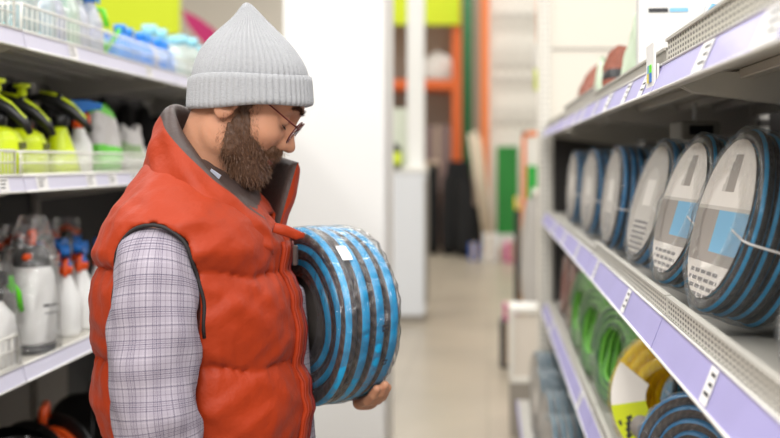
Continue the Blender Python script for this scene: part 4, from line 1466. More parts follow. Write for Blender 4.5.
for k, (x, y, z, w_, h, d) in enumerate([(.30, 6.62, .62, .17, .70, .16), (.34, 7.15, .55, .2, .78, .2), (.28, 6.86, .70, .14, .62, .14)]):
    r = pouch('garment_bag', 'silver grey draped bag past the right rack, %s of three' % ['nearest', 'tallest', 'leftmost'][k], 'bag', (x, y, z), w_, h, d, [M_silver], 101 + k, .2, .35, group='silver bags past the rack')
    MB().tube([(0, 0, h - .01), (0, 0, 1.36 - z), (.31 - x, 0, 1.372 - z)], .006, 6).build('hanger_hook', M_white, r)
rb = thing('hanging_rail', 'white hanging rail stand that carries the silver grey bags', 'rail', (.31, 6.9, 0))
MB().tube([(0, -.42, 0), (0, -.42, 1.37), (0, .52, 1.37), (0, .52, 0)], .012, 8).box(-.1, .2, -.44, -.40, 0, .02).box(-.1, .2, .50, .54, 0, .02).build('rail_frame', M_white, rb)
cf = thing('white_crate', 'white framed crate on the floor past the right rack', 'crate', (.225, 6.25, 0))
q = MB()
for x in (-.09, .09):
    for y in (-.12, .12): q.box(x - .012, x + .012, y - .012, y + .012, .32, .72)
q.box(-.1, .1, -.13, .13, .70, .735, bev=.003).box(-.1, .1, -.13, .13, .31, .33, bev=.003)
q.build('crate_frame', M_white, cf)
MB().box(-.078, .078, -.108, -.1, .34, .69).build('crate_front', mat('warm_white_card', (222, 214, 204), .7), cf)
MB().box(-.1, .1, -.13, .13, 0, .31, bev=.003).build('crate_plinth', M_panel_l, cf)
carton('brown box standing on the grey plinth stack behind the white crate', (.33, 7.68, .42), .2, .3, .35, (176, 140, 104), name='cardboard_box')
carton('grey plinth box under the brown box behind the white crate', (.33, 7.68, 0), .24, .34, .415, (160, 156, 150), name='plinth_box')
carton('black case standing past the silver bags', (.33, 10.2, 0), .16, .3, 1.1, (34, 34, 38), name='case')
carton('small yellow box on the black case past the silver bags', (.3, 10.2, 1.104), .1, .1, .12, (236, 206, 40), name='small_box')
carton('small magenta box low on the floor beside the silver bags', (.17, 8.3, .35), .1, .2, .12, (190, 40, 140), name='small_box')
carton('dark crate beneath the magenta box', (.17, 8.3, 0), .16, .25, .345, (70, 66, 66), name='case')

# ------------------------------------------------------------------ the man
man = thing('person', 'man in grey ribbed beanie and orange puffer vest looking down at a hose coil', 'person', (-.52, 1.95, 0), -.087)
RZ = Matrix.Rotation(-.087, 3, 'Z'); RZi = RZ.inverted()
def w2l(p): return RZi @ (Vector(p) - Vector((-.52, 1.95, 0)))

M_skin = mat('skin', (186, 134, 106), .5, noise=.10, nscale=40, sss=.15, bump=.08, bscale=220)
# head frame
O = np.array([.066, 0, 1.668]); S = 1.08
pit = math.radians(30); yaw = math.radians(12)
cp, spp = math.cos(pit), math.sin(pit)
fw = np.array([cp * math.cos(yaw), cp * math.sin(yaw), -spp])
lf = np.array([-math.sin(yaw), math.cos(yaw), 0])
up = np.cross(fw, lf)
def H(u, v, w): return O + S * (u * fw + v * lf + w * up)


def head_coords(X, Y, Z):
    x, y, z = X - O[0], Y - O[1], Z - O[2]
    return ((x * fw[0] + y * fw[1] + z * fw[2]) / S, (x * lf[0] + y * lf[1] + z * lf[2]) / S, (x * up[0] + y * up[1] + z * up[2]) / S)


def head_sdf(X, Y, Z):
    u, v, w = head_coords(X, Y, Z)
    av = np.abs(v)
    d = ellip(u, v, w, (.002, 0, .042), (.083, .071, .076))               # cranium
    d = smin(d, ellip(u, v, w, (.048, 0, .01), (.050, .062, .085)), .03)    # face block
    d = smin(d, ellip(u, v, w, (.048, 0, -.058), (.044, .046, .040)), .03)  # jaw
    d = smin(d, ellip(u, v, w, (.078, 0, -.082), (.020, .024, .018)), .022)  # chin
    d = smin(d, ellip(u, av, w, (.012, .052, -.045), (.03, .014, .03)), .03)  # jaw corner
    d = smin(d, ellip(u, av, w, (.064, .040, -.012), (.026, .022, .020)), .022)  # cheek bone
    d = smin(d, ellip(u, v, w, (.080, 0, .045), (.018, .055, .016)), .02)   # brow ridge
    d = smax(d, -ellip(u, av, w, (.098, .033, .018), (.020, .019, .014)), .014)  # eye sockets
    d = smin(d, ellip(u, av, w, (.0785, .032, .018), (.0145, .016, .013)), .005)  # lids over the eyes
    d = smin(d, capsule(u, v, w, (.086, 0, .032), (.106, 0, -.008), .008, .0095), .012)   # nose bridge
    d = smin(d, ellip(u, v, w, (.110, 0, -.016), (.012, .0115, .010)), .008)  # nose tip
    d = smin(d, ellip(u, av, w, (.100, .012, -.019), (.010, .0065, .008)), .006)  # wings
    d = smax(d, -ellip(u, av, w, (.104, .0065, -.0275), (.005, .003, .004)), .003)
    d = smin(d, ellip(u, v, w, (.083, 0, -.040), (.016, .026, .018)), .014)  # muzzle
    d = smin(d, ellip(u, v, w, (.0955, 0, -.0445), (.008, .021, .0048)), .004)   # upper lip
    d = smin(d, ellip(u, v, w, (.094, 0, -.0545), (.008, .018, .0055)), .004)   # lower lip
    d = smax(d, -ellip(u, v, w, (.104, 0, -.0495), (.012, .022, .0016)), .002)
    # ears
    e = ellip(u, av, w, (-.004, .077, .002), (.019, .007, .032))
    e = smax(e, -ellip(u, av, w, (-.002, .085, .004), (.010, .007, .018)), .004)
    d = smin(d, e, .006)
    return d * S


neck_a, neck_b = np.array([-.026, 0, 1.47]), H(-.008, 0, -.03)


def body_top(X, Y, Z):
    d = head_sdf(X, Y, Z)
    n = capsule(X, Y, Z, neck_a, neck_b, .062, .054)
    d = smin(d, n, .03)
    d = smin(d, capsule(X, Y, Z, (-.04, -.10, 1.45), (-.04, .10, 1.45), .06, .06), .05)
    return d


# limbs, in the man's own frame
ARM_R = [(-.005, -.17, 1.41), (.016, -.236, 1.14), (.105, -.212, .88)]
hc = Vector((-.31, 2.069, 1.276))              # centre of the held coil (world)
ax_n = Vector((-.766, -.643, 0)); tt = Vector((.643, -.766, 0))
CR = .165
def rim(psi, s, dr=0):                          # point around the coil: angle from bottom, axial position (+ = far face side)
    return w2l(hc - ax_n * s + (tt * math.sin(psi) - Vector((0, 0, 1)) * math.cos(psi)) * (CR + dr))
WR_L = rim(-.28, .125, -.012)
ARM_L = [(-.005, .17, 1.41), (.07, .275, 1.17), tuple(WR_L)]


def body_low(X, Y, Z):
    d = ellip(X, Y, Z, (-.02, 0, 1.32), (.125, .175, .20))
    d = smin(d, ellip(X, Y, Z, (-.01, 0, 1.12), (.115, .155, .16)), .06)
    d = smin(d, ellip(X, Y, Z, (-.015, 0, .96), (.12, .165, .13)), .06)
    d = smin(d, capsule(X, Y, Z, (-.03, -.14, 1.43), (-.03, .14, 1.43), .055, .055), .05)
    for s_ in (-1, 1):
        d = smin(d, capsule(X, Y, Z, (-.01, .09 * s_, .92), (.01, .10 * s_, .50), .085, .058), .03)
        d = smin(d, capsule(X, Y, Z, (.01, .10 * s_, .50), (-.02, .11 * s_, .09), .055, .036), .02)
        d = smin(d, capsule(X, Y, Z, (-.03, .11 * s_, .05), (.13, .12 * s_, .035), .035, .028), .02)
    for A in (ARM_R, ARM_L):
        d = smin(d, capsule(X, Y, Z, A[0], A[1], .050, .040), .03)
        d = smin(d, capsule(X, Y, Z, A[1], A[2], .040, .028), .012)
    return d


def hand_prims(wrist, knuckles, chains, thumb):
    """wrist point, 4 knuckle points, 4 finger joint chains, thumb chain"""
    def f(X, Y, Z):
        d = None
        for k, kn in enumerate(knuckles):
            c = capsule(X, Y, Z, wrist, kn, .019, .0125)
            d = c if d is None else smin(d, c, .016)
        fr = [.0100, .0105, .0100, .0088]
        for k, ch in enumerate(chains):
            pts = [knuckles[k]] + ch
            for q in range(len(pts) - 1):
                c = capsule(X, Y, Z, pts[q], pts[q + 1], fr[k] - .0008 * q, fr[k] - .0008 * (q + 1))
                d = smin(d, c, .003)
        for q in range(len(thumb) - 1):
            d = smin(d, capsule(X, Y, Z, thumb[q], thumb[q + 1], .0135 - .0015 * q, .0125 - .0015 * q), .005)
        return d
    return f


kn = []; chs = []
lenf = [.092, .104, .096, .074]
for k_, (L, ax_) in enumerate(zip(lenf, [.040, .054, .066, .076])):
    p0 = .21 - .02 * k_
    kn.append(tuple(rim(p0, ax_ + .012, .0095)))
    a_ = L / (CR + .01)
    chs.append([tuple(rim(p0 + a_ * .45, ax_ + .004, .0115)), tuple(rim(p0 + a_ * .78, ax_, .0108)), tuple(rim(p0 + a_, ax_ - .002, .0090))])
th = [tuple(rim(-.10, .105, .0)), tuple(rim(.05, .080, -.028)), tuple(rim(.16, .074, -.055)), tuple(rim(.20, .074, -.078))]
handL = hand_prims(tuple(rim(-.22, .108, -.004)), kn, chs, th)
wr = np.array(ARM_R[2]); dr_ = np.array([.25, .05, -1.0]); dr_ /= np.linalg.norm(dr_)
perp = np.array([1, 0, .25]); perp /= np.linalg.norm(perp)
knR = [tuple(wr + dr_ * .095 + perp * o) for o in (.032, .011, -.010, -.030)]
chR = []
for k_, L in enumerate(lenf):
    b0 = np.array(knR[k_]); inn = np.array([0, 1, 0])
    chR.append([tuple(b0 + dr_ * L * .42 + inn * .006), tuple(b0 + dr_ * L * .70 + inn * .020), tuple(b0 + dr_ * L * .88 + inn * .038)])
thR = [tuple(wr + dr_ * .03 + perp * .02), tuple(wr + dr_ * .065 + perp * .05 + inn * .015), tuple(wr + dr_ * .10 + perp * .055 + inn * .03)]
handR = hand_prims(tuple(wr), knR, chR, thR)

Vs = []; Fs = []; off = 0
for fn, lo, hi, h in [(body_top, (-.13, -.2, 1.38), (.24, .2, 1.86), .0032),
                      (body_low, (-.22, -.36, -.01), (.40, .42, 1.52), .010),
                      (handL, np.array(rim(.25, .05)) - .16, np.array(rim(.25, .05)) + .16, .0028),
                      (handR, wr + np.array([-.09, -.07, -.24]), wr + np.array([.14, .10, .04]), .0032)]:
    V, Fc = sdf_mesh(fn, lo, hi, h)
    Vs.append(V); Fs.append(Fc + off); off += len(V)
# lips get their own tint, as a second slot
V = np.concatenate(Vs); Fc = np.concatenate(Fs)
cen = V[Fc].mean(1)
u, v, w_ = head_coords(cen[:, 0], cen[:, 1], cen[:, 2])
lips = ((u > .088) & (np.abs(v) < .022) & (w_ > -.061) & (w_ < -.0405)).astype(np.int32)
nmesh('body', V, Fc, [M_skin, mat('lip_skin', (176, 106, 96), .45, sss=.1)], man, lips)

# hair strands helper: thin tapered blades
def strands(mb, roots, dirs, L, wd, rs):
    vs = []; fs = []
    for k in range(len(roots)):
        p = roots[k]; d = dirs[k]
        s_ = np.cross(d, rs.normal(size=3)); s_ /= np.linalg.norm(s_) + 1e-9
        l = L * rs.uniform(.5, 1.15)
        bend = rs.normal(size=3) * .25 + np.array([0, 0, -.35])
        m = p + d * l * .5; e = p + d * l + bend * l * .35
        b = len(vs)
        vs += [p - s_ * wd, p + s_ * wd, m + s_ * wd * .8, m - s_ * wd * .8, e]
        fs += [(b, b + 1, b + 2, b + 3), (b + 3, b + 2, b + 4)]
    mb.add(vs, fs)


def sample_surface(V, Fc, mask, n, rs):
    idx = np.nonzero(mask)[0]
    pick = rs.choice(idx, n)
    a = rs.uniform(size=(n, 1)); b = rs.uniform(size=(n, 1))
    q = V[Fc[pick]]
    P = (q[:, 0] * (1 - a) + q[:, 1] * a) * (1 - b) + (q[:, 3] * (1 - a) + q[:, 2] * a) * b
    nn = np.cross(q[:, 2] - q[:, 0], q[:, 3] - q[:, 1]); nn /= np.linalg.norm(nn, axis=1)[:, None] + 1e-12
    return P, nn


def beard_w(u, v, w):
    """soft 0..1 beard coverage in head coordinates"""
    av = np.abs(v)
    side = (u < .052 - (w + .02) * .25) & (u > -.012 - .12 * (w + .03)) & (w < .05)      # sideburn and jaw side
    low = (w < -.050 + (u - .05) * .1) & (u > .0)
    mous = (u > .075) & (w < -.0300) & (w > -.0425) & (av < .034)
    chin_ = (w < -.0610) & (u > .02)
    corner = (u > .055) & (w < -.036) & (av > .024)
    lipz = (u > .086) & (av < .024) & (w > -.0610) & (w < -.0395)
    nk = w > -.125
    return ((side & (w < .04)) | low | mous | chin_ | corner) & ~lipz & nk


def beard_sdf(X, Y, Z):
    u, v, w = head_coords(X, Y, Z)
    d = head_sdf(X, Y, Z)
    n = smooth_noise(X * 260, Y * 260, Z * 260, 3) * .0012
    low = np.clip((-.05 - w) / .05, 0, 1)
    d = d - .0022 - .0055 * low + n
    bl = ellip(u, v, w, (.061, 0, -.087), (.025, .032, .025)) * S + n
    d = smin(d, bl, .02)
    av = np.abs(v)
    # outline of the beard as smooth half spaces
    front = u - np.interp(w, [-.050, -.038, -.026, -.012, .004, .05], [.12, .078, .052, .042, .034, .030])
    front = front + smooth_noise(X * 150, Y * 150, Z * 150, 8) * .0015
    backl = np.interp(w, [-.12, -.07, -.03, 0, .05], [.034, .024, .012, .014, .016]) - u
    top = w - .045
    m1 = np.maximum(np.maximum(front, backl), top)
    mus = np.maximum(np.maximum(.072 - u, w + .030), np.maximum(-.0415 - w, av - .036))
    m = np.minimum(m1, mus) * S
    m = m + n * 2
    lip = ellip(u, v, w, (.100, 0, -.0505), (.024, .027, .0100)) * S
    d = smax(d, m, .003)
    return smax(d, -lip, .002)


M_hair = mat('dark_brown_hair', (84, 58, 42), .6, noise=.45, nscale=150)
Vb, Fb = sdf_mesh(beard_sdf, H(.03, 0, -.05) - .13, H(.03, 0, -.03) + .13, .0028)
bo = nmesh('beard', Vb, Fb, [M_hair], man)
rs = np.random.RandomState(4)
P, N_ = sample_surface(Vb, Fb, np.ones(len(Fb), bool), 11000, rs)
D = N_ * .8 + np.array([.15, 0, -.8]) * .9 + rs.normal(size=N_.shape) * .25
D /= np.linalg.norm(D, axis=1)[:, None]
sb = MB(); strands(sb, P, D, .011, .00028, rs)
sb.build('beard_strands', mat('beard_strand_brown', (104, 72, 50), .5), bo)
hu = sdf_mesh(head_sdf, H(.05, 0, -.02) - .12, H(.05, 0, -.02) + .12, .004)
Vq, Fq = hu
cq = Vq[Fq].mean(1)
uq, vq, wq = head_coords(cq[:, 0], cq[:, 1], cq[:, 2])
fr_ = uq - np.interp(wq, [-.050, -.038, -.026, -.012, .004, .05], [.12, .078, .052, .042, .034, .030])
bk_ = np.interp(wq, [-.12, -.07, -.03, 0, .05], [.034, .024, .012, .014, .016]) - uq
edge = (np.maximum(fr_, bk_) < .013) & (wq < .045) & (wq > -.13)
mst = (uq > .070) & (np.abs(vq) < .040) & (wq < -.026) & (wq > -.0425)
for mask_, n_, L_ in ((edge, 5200, .0085), (mst, 2200, .010)):
    P, N_ = sample_surface(Vq, Fq, mask_, n_, rs)
    D = N_ * .55 + np.array([.15, 0, -.8]) * .9 + rs.normal(size=N_.shape) * .3
    D /= np.linalg.norm(D, axis=1)[:, None]
    sb = MB(); strands(sb, P, D, L_, .00024, rs)
    sb.build('stubble' if L_ < .009 else 'moustache', MATS['beard_strand_brown'], bo)
# nape hair and brows
def nape_sdf(X, Y, Z):
    u, v, w = head_coords(X, Y, Z)
    d = head_sdf(X, Y, Z) - .003 + smooth_noise(X * 240, Y * 240, Z * 240, 9) * .0008
    return smax(smax(d, np.maximum(.022 - w, u - (.040 - np.maximum(0, .05 - w) * .8)) * S, .004), Z - 1.70, .004)
Vn, Fn = sdf_mesh(nape_sdf, H(-.02, 0, .05) - .14, H(-.02, 0, .05) + .14, .004)
nmesh('hair', Vn, Fn, [M_hair], man)
for s_ in (-1, 1):
    base = []
    for q in range(420):
        t_ = rs.uniform(); v_ = s_ * lerp(.014, .054, t_)
        base.append(H(.1 - .5 * (abs(v_) - .014) ** 2 * 20 + .0, v_, .041 + .006 * math.sin(t_ * 3) + rs.normal() * .0022))
    base = np.array(base)
    # push onto the skin
    for _ in range(6):
        dd = head_sdf(base[:, 0], base[:, 1], base[:, 2])
        base -= (dd[:, None]) * fw[None] * .9
    dd_ = np.tile(fw * .4 + lf * s_ * .8 + up * .25, (len(base), 1)) + rs.normal(size=base.shape) * .2
    dd_ /= np.linalg.norm(dd_, axis=1)[:, None]
    eb = MB(); strands(eb, base, dd_, .0085, .00035, rs)
    eb.build('eyebrow', M_hair, man)
    # lash line of the lowered lid
    ls = [H(.0935 - .3 * abs(k_ / 8 - .5) ** 2 * .09, s_ * lerp(.019, .046, k_ / 8), .011 - .004 * math.sin(PI * k_ / 8)) for k_ in range(9)]
    MB().tube(ls, .0009, 5).build('eyelash', mat('lash_black', (30, 22, 20), .6), man)

# glasses
gl = bpy.data.objects.new('glasses', None); col.objects.link(gl); gl.parent = man
gp_ = math.radians(7)
Gf = fw * math.cos(gp_) - up * math.sin(gp_); Gu = up * math.cos(gp_) + fw * math.sin(gp_)
Gc = H(.109, 0, .010)
M_frame = mat('dark_red_metal', (92, 30, 34), .3, metal=.6)
M_glass = film_mat('lens_glass', (255, 255, 255), lo=.05, hi=.6, scale=.1, rough=.02, milk=0.0)
for s_ in (-1, 1):
    ctr = Gc + lf * s_ * .035
    ring = []
    for q in range(28):
        a = 2 * PI * q / 28
        ca, sa = math.cos(a), math.sin(a)
        ring.append(ctr + lf * (.0265 * math.copysign(abs(ca) ** .85, ca)) + Gu * (.0225 * math.copysign(abs(sa) ** .85, sa)) - Gf * .12 * (ca * .0265) ** 2 * 20)
    MB().tube(ring, .0013, 7, closed=True).build('rim', M_frame, gl)
    lm = MB(); lm.add([tuple(p) for p in ring] + [tuple(ctr)], [(q, (q + 1) % 28, 28) for q in range(28)])
    lm.build('lens', M_glass, gl, solid=.0012)
    hin = ctr + lf * s_ * .027 + Gu * .010
    ear_ = H(-.004, s_ * .078, .040)
    tip = H(-.030, s_ * .079, .010)
    tp = [hin, hin + lf * s_ * .004 - Gf * .006] + [tuple((hin + lf * s_ * .004 - Gf * .006) * (1 - t_) + ear_ * t_) for t_ in (.25, .5, .75, 1)] + [tuple(tip)]
    MB().tube([tuple(p) for p in tp], .0014, 7).build('temple', M_frame, gl)
br_ = [Gc + lf * x + Gu * (.006 + .004 * math.cos(x / .0095 * 1.5)) for x in (-.0095, -.005, 0, .005, .0095)]
MB().tube([tuple(p) for p in br_], .0015, 7).build('bridge', M_frame, gl)
for s_ in (-1, 1):
    MB().tube([tuple(Gc + lf * s_ * .011 - Gu * .002), tuple(Gc + lf * s_ * .0095 - Gf * .007 - Gu * .006)], .002, 7).build('nose_pad', M_glass, gl)

# beanie
M_knit = mat('light_grey_knit', (156, 157, 160), .95, noise=.10, nscale=260, bump=.35, bscale=420, sheen=.2)
def cat_interp(xs, ys, x):
    return float(np.interp(x, xs, ys))
hat = bpy.data.objects.new('beanie', None); col.objects.link(hat); hat.parent = man
zt_ = [1.700, 1.723, 1.736, 1.750, 1.768, 1.786, 1.805, 1.822, 1.834, 1.844, 1.850, 1.853]
rt_ = [.104, .1035, .1005, .0945, .084, .0695, .050, .032, .021, .013, .007, .0]
ct_ = [.094, .0955, .095, .094, .092, .0905, .0905, .091, .0905, .089, .088, .087]
nrib = 58
def hatf(u_, v_):
    k = v_ * 33
    z = lerp(zt_[0], zt_[-1], 1 - (1 - v_) ** 1.25) if v_ < 1 else zt_[-1]
    r = cat_interp(zt_, rt_, z); c = cat_interp(zt_, ct_, z)
    a = 2 * PI * u_
    rb = abs(math.cos(nrib * a / 2)) ** .7
    amp = .0042 * min(1, r / .05)
    wob = 1 + .012 * math.sin(3 * a + 20 * z) + .01 * math.sin(5 * a - 30 * z)
    rr = r * wob - amp * (1 - rb)
    tw_ = .25 * (z - 1.7)
    a2 = a + tw_
    return (c + rr * math.cos(a2) * 1.0, rr * .90 * math.sin(a2), z)
MB().grid(hatf, nrib * 6, 44, closeu=True).build('crown', M_knit, hat)
def cufff(u_, v_):
    # closed band section: outer down, hem, inner up
    a = 2 * PI * u_
    rb = abs(math.cos(nrib * a / 2)) ** .7
    zb = 1.662 + .004 * math.cos(a) + .0015 * math.sin(4 * a); zt2 = 1.719 + .0015 * math.sin(3 * a + 1)
    sec = [(-.012, zb + .03), (-.010, zb + .004), (-.004, zb), (.003, zb + .0005), (.0058, zb + .006)]
    for q in range(1, 9): sec.append((.0062 - .003 * (q / 9), lerp(zb + .006, zt2 - .005, q / 9)))
    sec += [(.0022, zt2 - .002), (-.001, zt2), (-.006, zt2 - .002)]
    x, z = sec[min(len(sec) - 1, int(round(v_ * (len(sec) - 1))))]
    r = .1065 + x - (.0040 * (1 - rb) if 3 <= v_ * (len(sec) - 1) <= 14 else .001)
    return (.0945 + r * math.cos(a) * 1.005, r * .915 * math.sin(a), z)
MB().grid(cufff, nrib * 6, 16, closeu=True).build('cuff', M_knit, hat)

# ---------------- vest
zk = [.90, .95, 1.0, 1.1, 1.2, 1.28, 1.36, 1.42, 1.47, 1.50, 1.53, 1.56, 1.60]
xb_ = [-.125, -.135, -.145, -.160, -.172, -.173, -.168, -.157, -.136, -.120, -.103, -.084, -.05]
xf_ = [.184, .190, .191, .190, .184, .175, .164, .150, .125, .10, .075, .05, .02]
hw_ = [.180, .182, .184, .186, .190, .198, .210, .216, .200, .168, .130, .095, .06]
seams = [.93, 1.075, 1.222, 1.378, 1.52]


def vest_profile(Z):
    return np.interp(Z, zk, xb_), np.interp(Z, zk, xf_), np.interp(Z, zk, hw_)


def torso_shape(X, Y, Z, inset=0.0):
    xb, xf, hw = vest_profile(Z)
    c = (xb + xf) / 2; a = (xf - xb) / 2 - inset; b = hw - inset
    p = 2.2
    k = (np.abs((X - c) / a) ** p + np.abs(Y / b) ** p) ** (1 / p)
    return (k - 1) * np.minimum(a, b) * .9


def vest_core(X, Y, Z):
    d = torso_shape(X, Y, Z)
    zz = Z + .012 * np.sin(X * 9 + Y * 6) - .02 * (X + .0) + .004 * np.sin(X * 40 + Y * 31)
    pf = np.zeros_like(X)
    for a, b in zip(seams[:-1], seams[1:]):
        s = np.clip((zz - a) / (b - a), 0, 1)
        pf = np.maximum(pf, (4 * s * (1 - s)) ** .42)
    top = np.clip((Z - 1.40) / .06, 0, 1)
    pf = pf * (1 - top) + top * .95
    # vertical gathers near the seams, broad creases elsewhere
    th = np.arctan2(Y, X - .0)
    near = 1 - pf
    gath = np.sin(th * 46 + 3 * np.sin(th * 7) + Z * 20) * .0015 * np.clip(near * 1.6, 0, 1) * (1 + smooth_noise(X * 20, Y * 20, Z * 20, 23))
    cr = smooth_noise(X * 26 + Z * 10, Y * 26, Z * 34, 11) * .0030
    cr2 = smooth_noise(X * 70, Y * 70, Z * 46 + X * 30, 17) * .0016
    return d + .013 - .018 * pf + gath + cr + cr2


SL_R = [(-.012, -.14, 1.432), (-.004, -.186, 1.405), (.003, -.214, 1.33), (.010, -.230, 1.23), (.018, -.236, 1.14), (.050, -.232, 1.04), (.10, -.214, .91)]
SR_R = [.046, .062, .0695, .069, .066, .058, .044]
SL_L = [(-.012, .14, 1.432), (-.004, .186, 1.405), (.015, .226, 1.33), (.045, .258, 1.25), (.07, .275, 1.18)]


def sleeve_sdf(X, Y, Z):
    d = None
    for P_ in (SL_R, SL_L):
        for k_ in range(len(P_) - 1):
            c = capsule(X, Y, Z, P_[k_], P_[k_ + 1], SR_R[k_], SR_R[k_ + 1])
            d = c if d is None else smin(d, c, .015)
    return d


def vest_sdf(X, Y, Z):
    d = vest_core(X, Y, Z)
    d = smax(d, Z - 1.575, .01)
    d = np.maximum(d, .905 - Z)
    d = smax(d, -(sleeve_sdf(X, Y, Z) + .001), .006)
    # open front, showing the shirt
    gap = np.maximum(np.maximum(.055 - X, np.abs(Y - .035 - (1.42 - Z) * .02) - .022 - np.clip(1.42 - Z, 0, 1) * .03), Z - 1.47)
    d = smax(d, -gap, .012)
    # neck well
    d = smax(d, -capsule(X, Y, Z, (-.02, 0, 1.53), (.0, 0, 1.75), .062, .09), .01)
    return d


M_vest = mat('burnt_orange_nylon', (152, 44, 0), .58, noise=.07, nscale=10, bump=.25, bscale=45, sheen=.05)
M_lining = mat('dark_brown_lining', (66, 52, 48), .55, bump=.2, bscale=60)
Vv, Fv = sdf_mesh(vest_sdf, (-.24, -.27, .885), (.25, .27, 1.60), .0052)
BOTC = [(.150, -.050, 1.405), (.110, -.108, 1.425), (.045, -.135, 1.462), (-.030, -.108, 1.505), (-.068, -.062, 1.532), (-.083, .0, 1.54),
        (-.070, .06, 1.54), (-.03, .11, 1.515), (.045, .13, 1.48), (.105, .10, 1.455), (.132, .040, 1.430)]
cv = Vv[Fv].mean(1)
ins_ = np.zeros(len(cv), bool)
for q in range(len(BOTC)):
    x1_, y1_ = .02 + (BOTC[q][0] - .02) * .76, BOTC[q][1] * .76
    x2_, y2_ = .02 + (BOTC[(q + 1) % len(BOTC)][0] - .02) * .76, BOTC[(q + 1) % len(BOTC)][1] * .76
    cr_ = ((y1_ > cv[:, 1]) != (y2_ > cv[:, 1])) & (cv[:, 0] < (x2_ - x1_) * (cv[:, 1] - y1_) / (y2_ - y1_ + 1e-12) + x1_)
    ins_ ^= cr_
nv_ = np.cross(Vv[Fv[:, 2]] - Vv[Fv[:, 0]], Vv[Fv[:, 3]] - Vv[Fv[:, 1]])
ins_ &= (cv[:, 2] > 1.40) & (nv_[:, 2] > 0)
vo = nmesh('puffer_vest', Vv, Fv, [M_vest, M_lining], man, ins_.astype(np.int32))


def march(fn, p, d, n=400, step=.002):
    p = np.array(p, float); d = np.array(d, float)
    for _ in range(n):
        if fn(np.array([p[0]]), np.array([p[1]]), np.array([p[2]]))[0] < 0: break
        p = p + d * step
    return p


# dark binding round the near armhole
for s_ in (-1, 1):
    bp_ = []
    for q in range(40):
        a = math.radians(lerp(-42, 222, q / 39))
        last = None
        for r_ in np.arange(.02, .17, .003):
            x = .006 + r_ * math.cos(a); z = 1.345 + r_ * math.sin(a)
            yy = np.linspace(.34, .05, 146)
            one = np.ones_like(yy)
            vc = vest_core(x * one, yy * s_, z * one) < 0
            sl_ = sleeve_sdf(x * one, yy * s_, z * one) < 0
            iv = np.argmax(vc) if vc.any() else 999
            is_ = np.argmax(sl_) if sl_.any() else 1000
            if iv <= is_ and iv < 999:
                last = (x, yy[iv] * s_, z)
                break
        if last: bp_.append(last)
    for _ in range(2):
        bp_ = [bp_[0]] + [tuple((bp_[i - 1][k_] + 2 * bp_[i][k_] + bp_[i + 1][k_]) / 4 for k_ in range(3)) for i in range(1, len(bp_) - 1)] + [bp_[-1]]
    MB().tube(bp_, .0032, 8).build('armhole_binding', mat('black_binding', (24, 18, 18), .7), vo)

# collar sheet
def catm(P, t):
    n = len(P) - 1
    x = t * n; i = min(int(x), n - 1); f = x - i
    p = [np.array(P[max(0, min(n, i + k))], float) for k in (-1, 0, 1, 2)]
    return .5 * ((2 * p[1]) + (-p[0] + p[2]) * f + (2 * p[0] - 5 * p[1] + 4 * p[2] - p[3]) * f * f + (-p[0] + 3 * p[1] - 3 * p[2] + p[3]) * f ** 3)
TOPC = [(.128, -.040, 1.462), (.094, -.072, 1.500), (.050, -.088, 1.548), (.003, -.080, 1.606), (-.032, -.045, 1.652), (-.044, .0, 1.665),
        (-.030, .05, 1.655), (.012, .088, 1.622), (.07, .105, 1.590), (.125, .088, 1.570), (.166, .055, 1.560)]
BOTC = [(.150, -.050, 1.405), (.110, -.108, 1.425), (.045, -.135, 1.462), (-.030, -.108, 1.505), (-.068, -.062, 1.532), (-.083, .0, 1.54),
        (-.070, .06, 1.54), (-.03, .11, 1.515), (.045, .13, 1.48), (.105, .10, 1.455), (.132, .040, 1.430)]
def collar_pt(u_, v_, side):
    t = catm(TOPC, u_); b = catm(BOTC, u_)
    p = b + (t - b) * v_
    du = catm(TOPC, min(1, u_ + .01)) - catm(TOPC, max(0, u_ - .01))
    nrm = np.cross(du, t - b); nrm /= np.linalg.norm(nrm) + 1e-9
    ctr = np.array([.03, 0, 1.55])
    if nrm.dot(p - ctr) < 0: nrm = -nrm
    endf = min(1, min(u_, 1 - u_) / .03 + .25)
    pf = (4 * v_ * (1 - v_)) ** .5 if 0 < v_ < 1 else 0
    wr_ = .0020 * math.sin(u_ * 60 + v_ * 7) + .0018 * math.sin(u_ * 33 - v_ * 11)
    if side > 0: return p + nrm * ((.008 + .011 * pf) * endf + wr_ * pf)
    return p - nrm * (.007 + .003 * pf) * endf
def colf(u_, v_):
    # section loop: outer bottom -> outer top -> over the rim -> inner bottom
    if v_ <= .5: return tuple(collar_pt(u_, v_ * 2, 1))
    if v_ < .56:
        q = (v_ - .5) / .06
        a, b = collar_pt(u_, 1, 1), collar_pt(u_, 1, -1)
        t = catm(TOPC, u_) - catm(BOTC, u_); t /= np.linalg.norm(t)
        return tuple(a + (b - a) * q + t * .006 * math.sin(PI * q))
    return tuple(collar_pt(u_, 1 - (v_ - .56) / .44, -1))
def colm(u_, v_):
    if v_ > .495: return 1
    if u_ < .52 and v_ * 2 > .84: return 1
    return 0
cm = MB().grid(colf, 90, 52, mfun=colm)
n0 = 52
cm.add([cm.v[k] for k in range(n0)], [tuple(range(n0))], 0)
cm.add([cm.v[89 * n0 + k] for k in range(n0)], [tuple(range(n0))[::-1]], 0)
co = cm.build('collar', [M_vest, M_lining], vo)
MB().box(-.010, .010, -.0006, .0006, -.006, .006).build('neck_label', mat('grey_woven_label', (170, 176, 190), .7), co, loc=(.062, -.096, 1.545), rot=(.5, .6, .2))
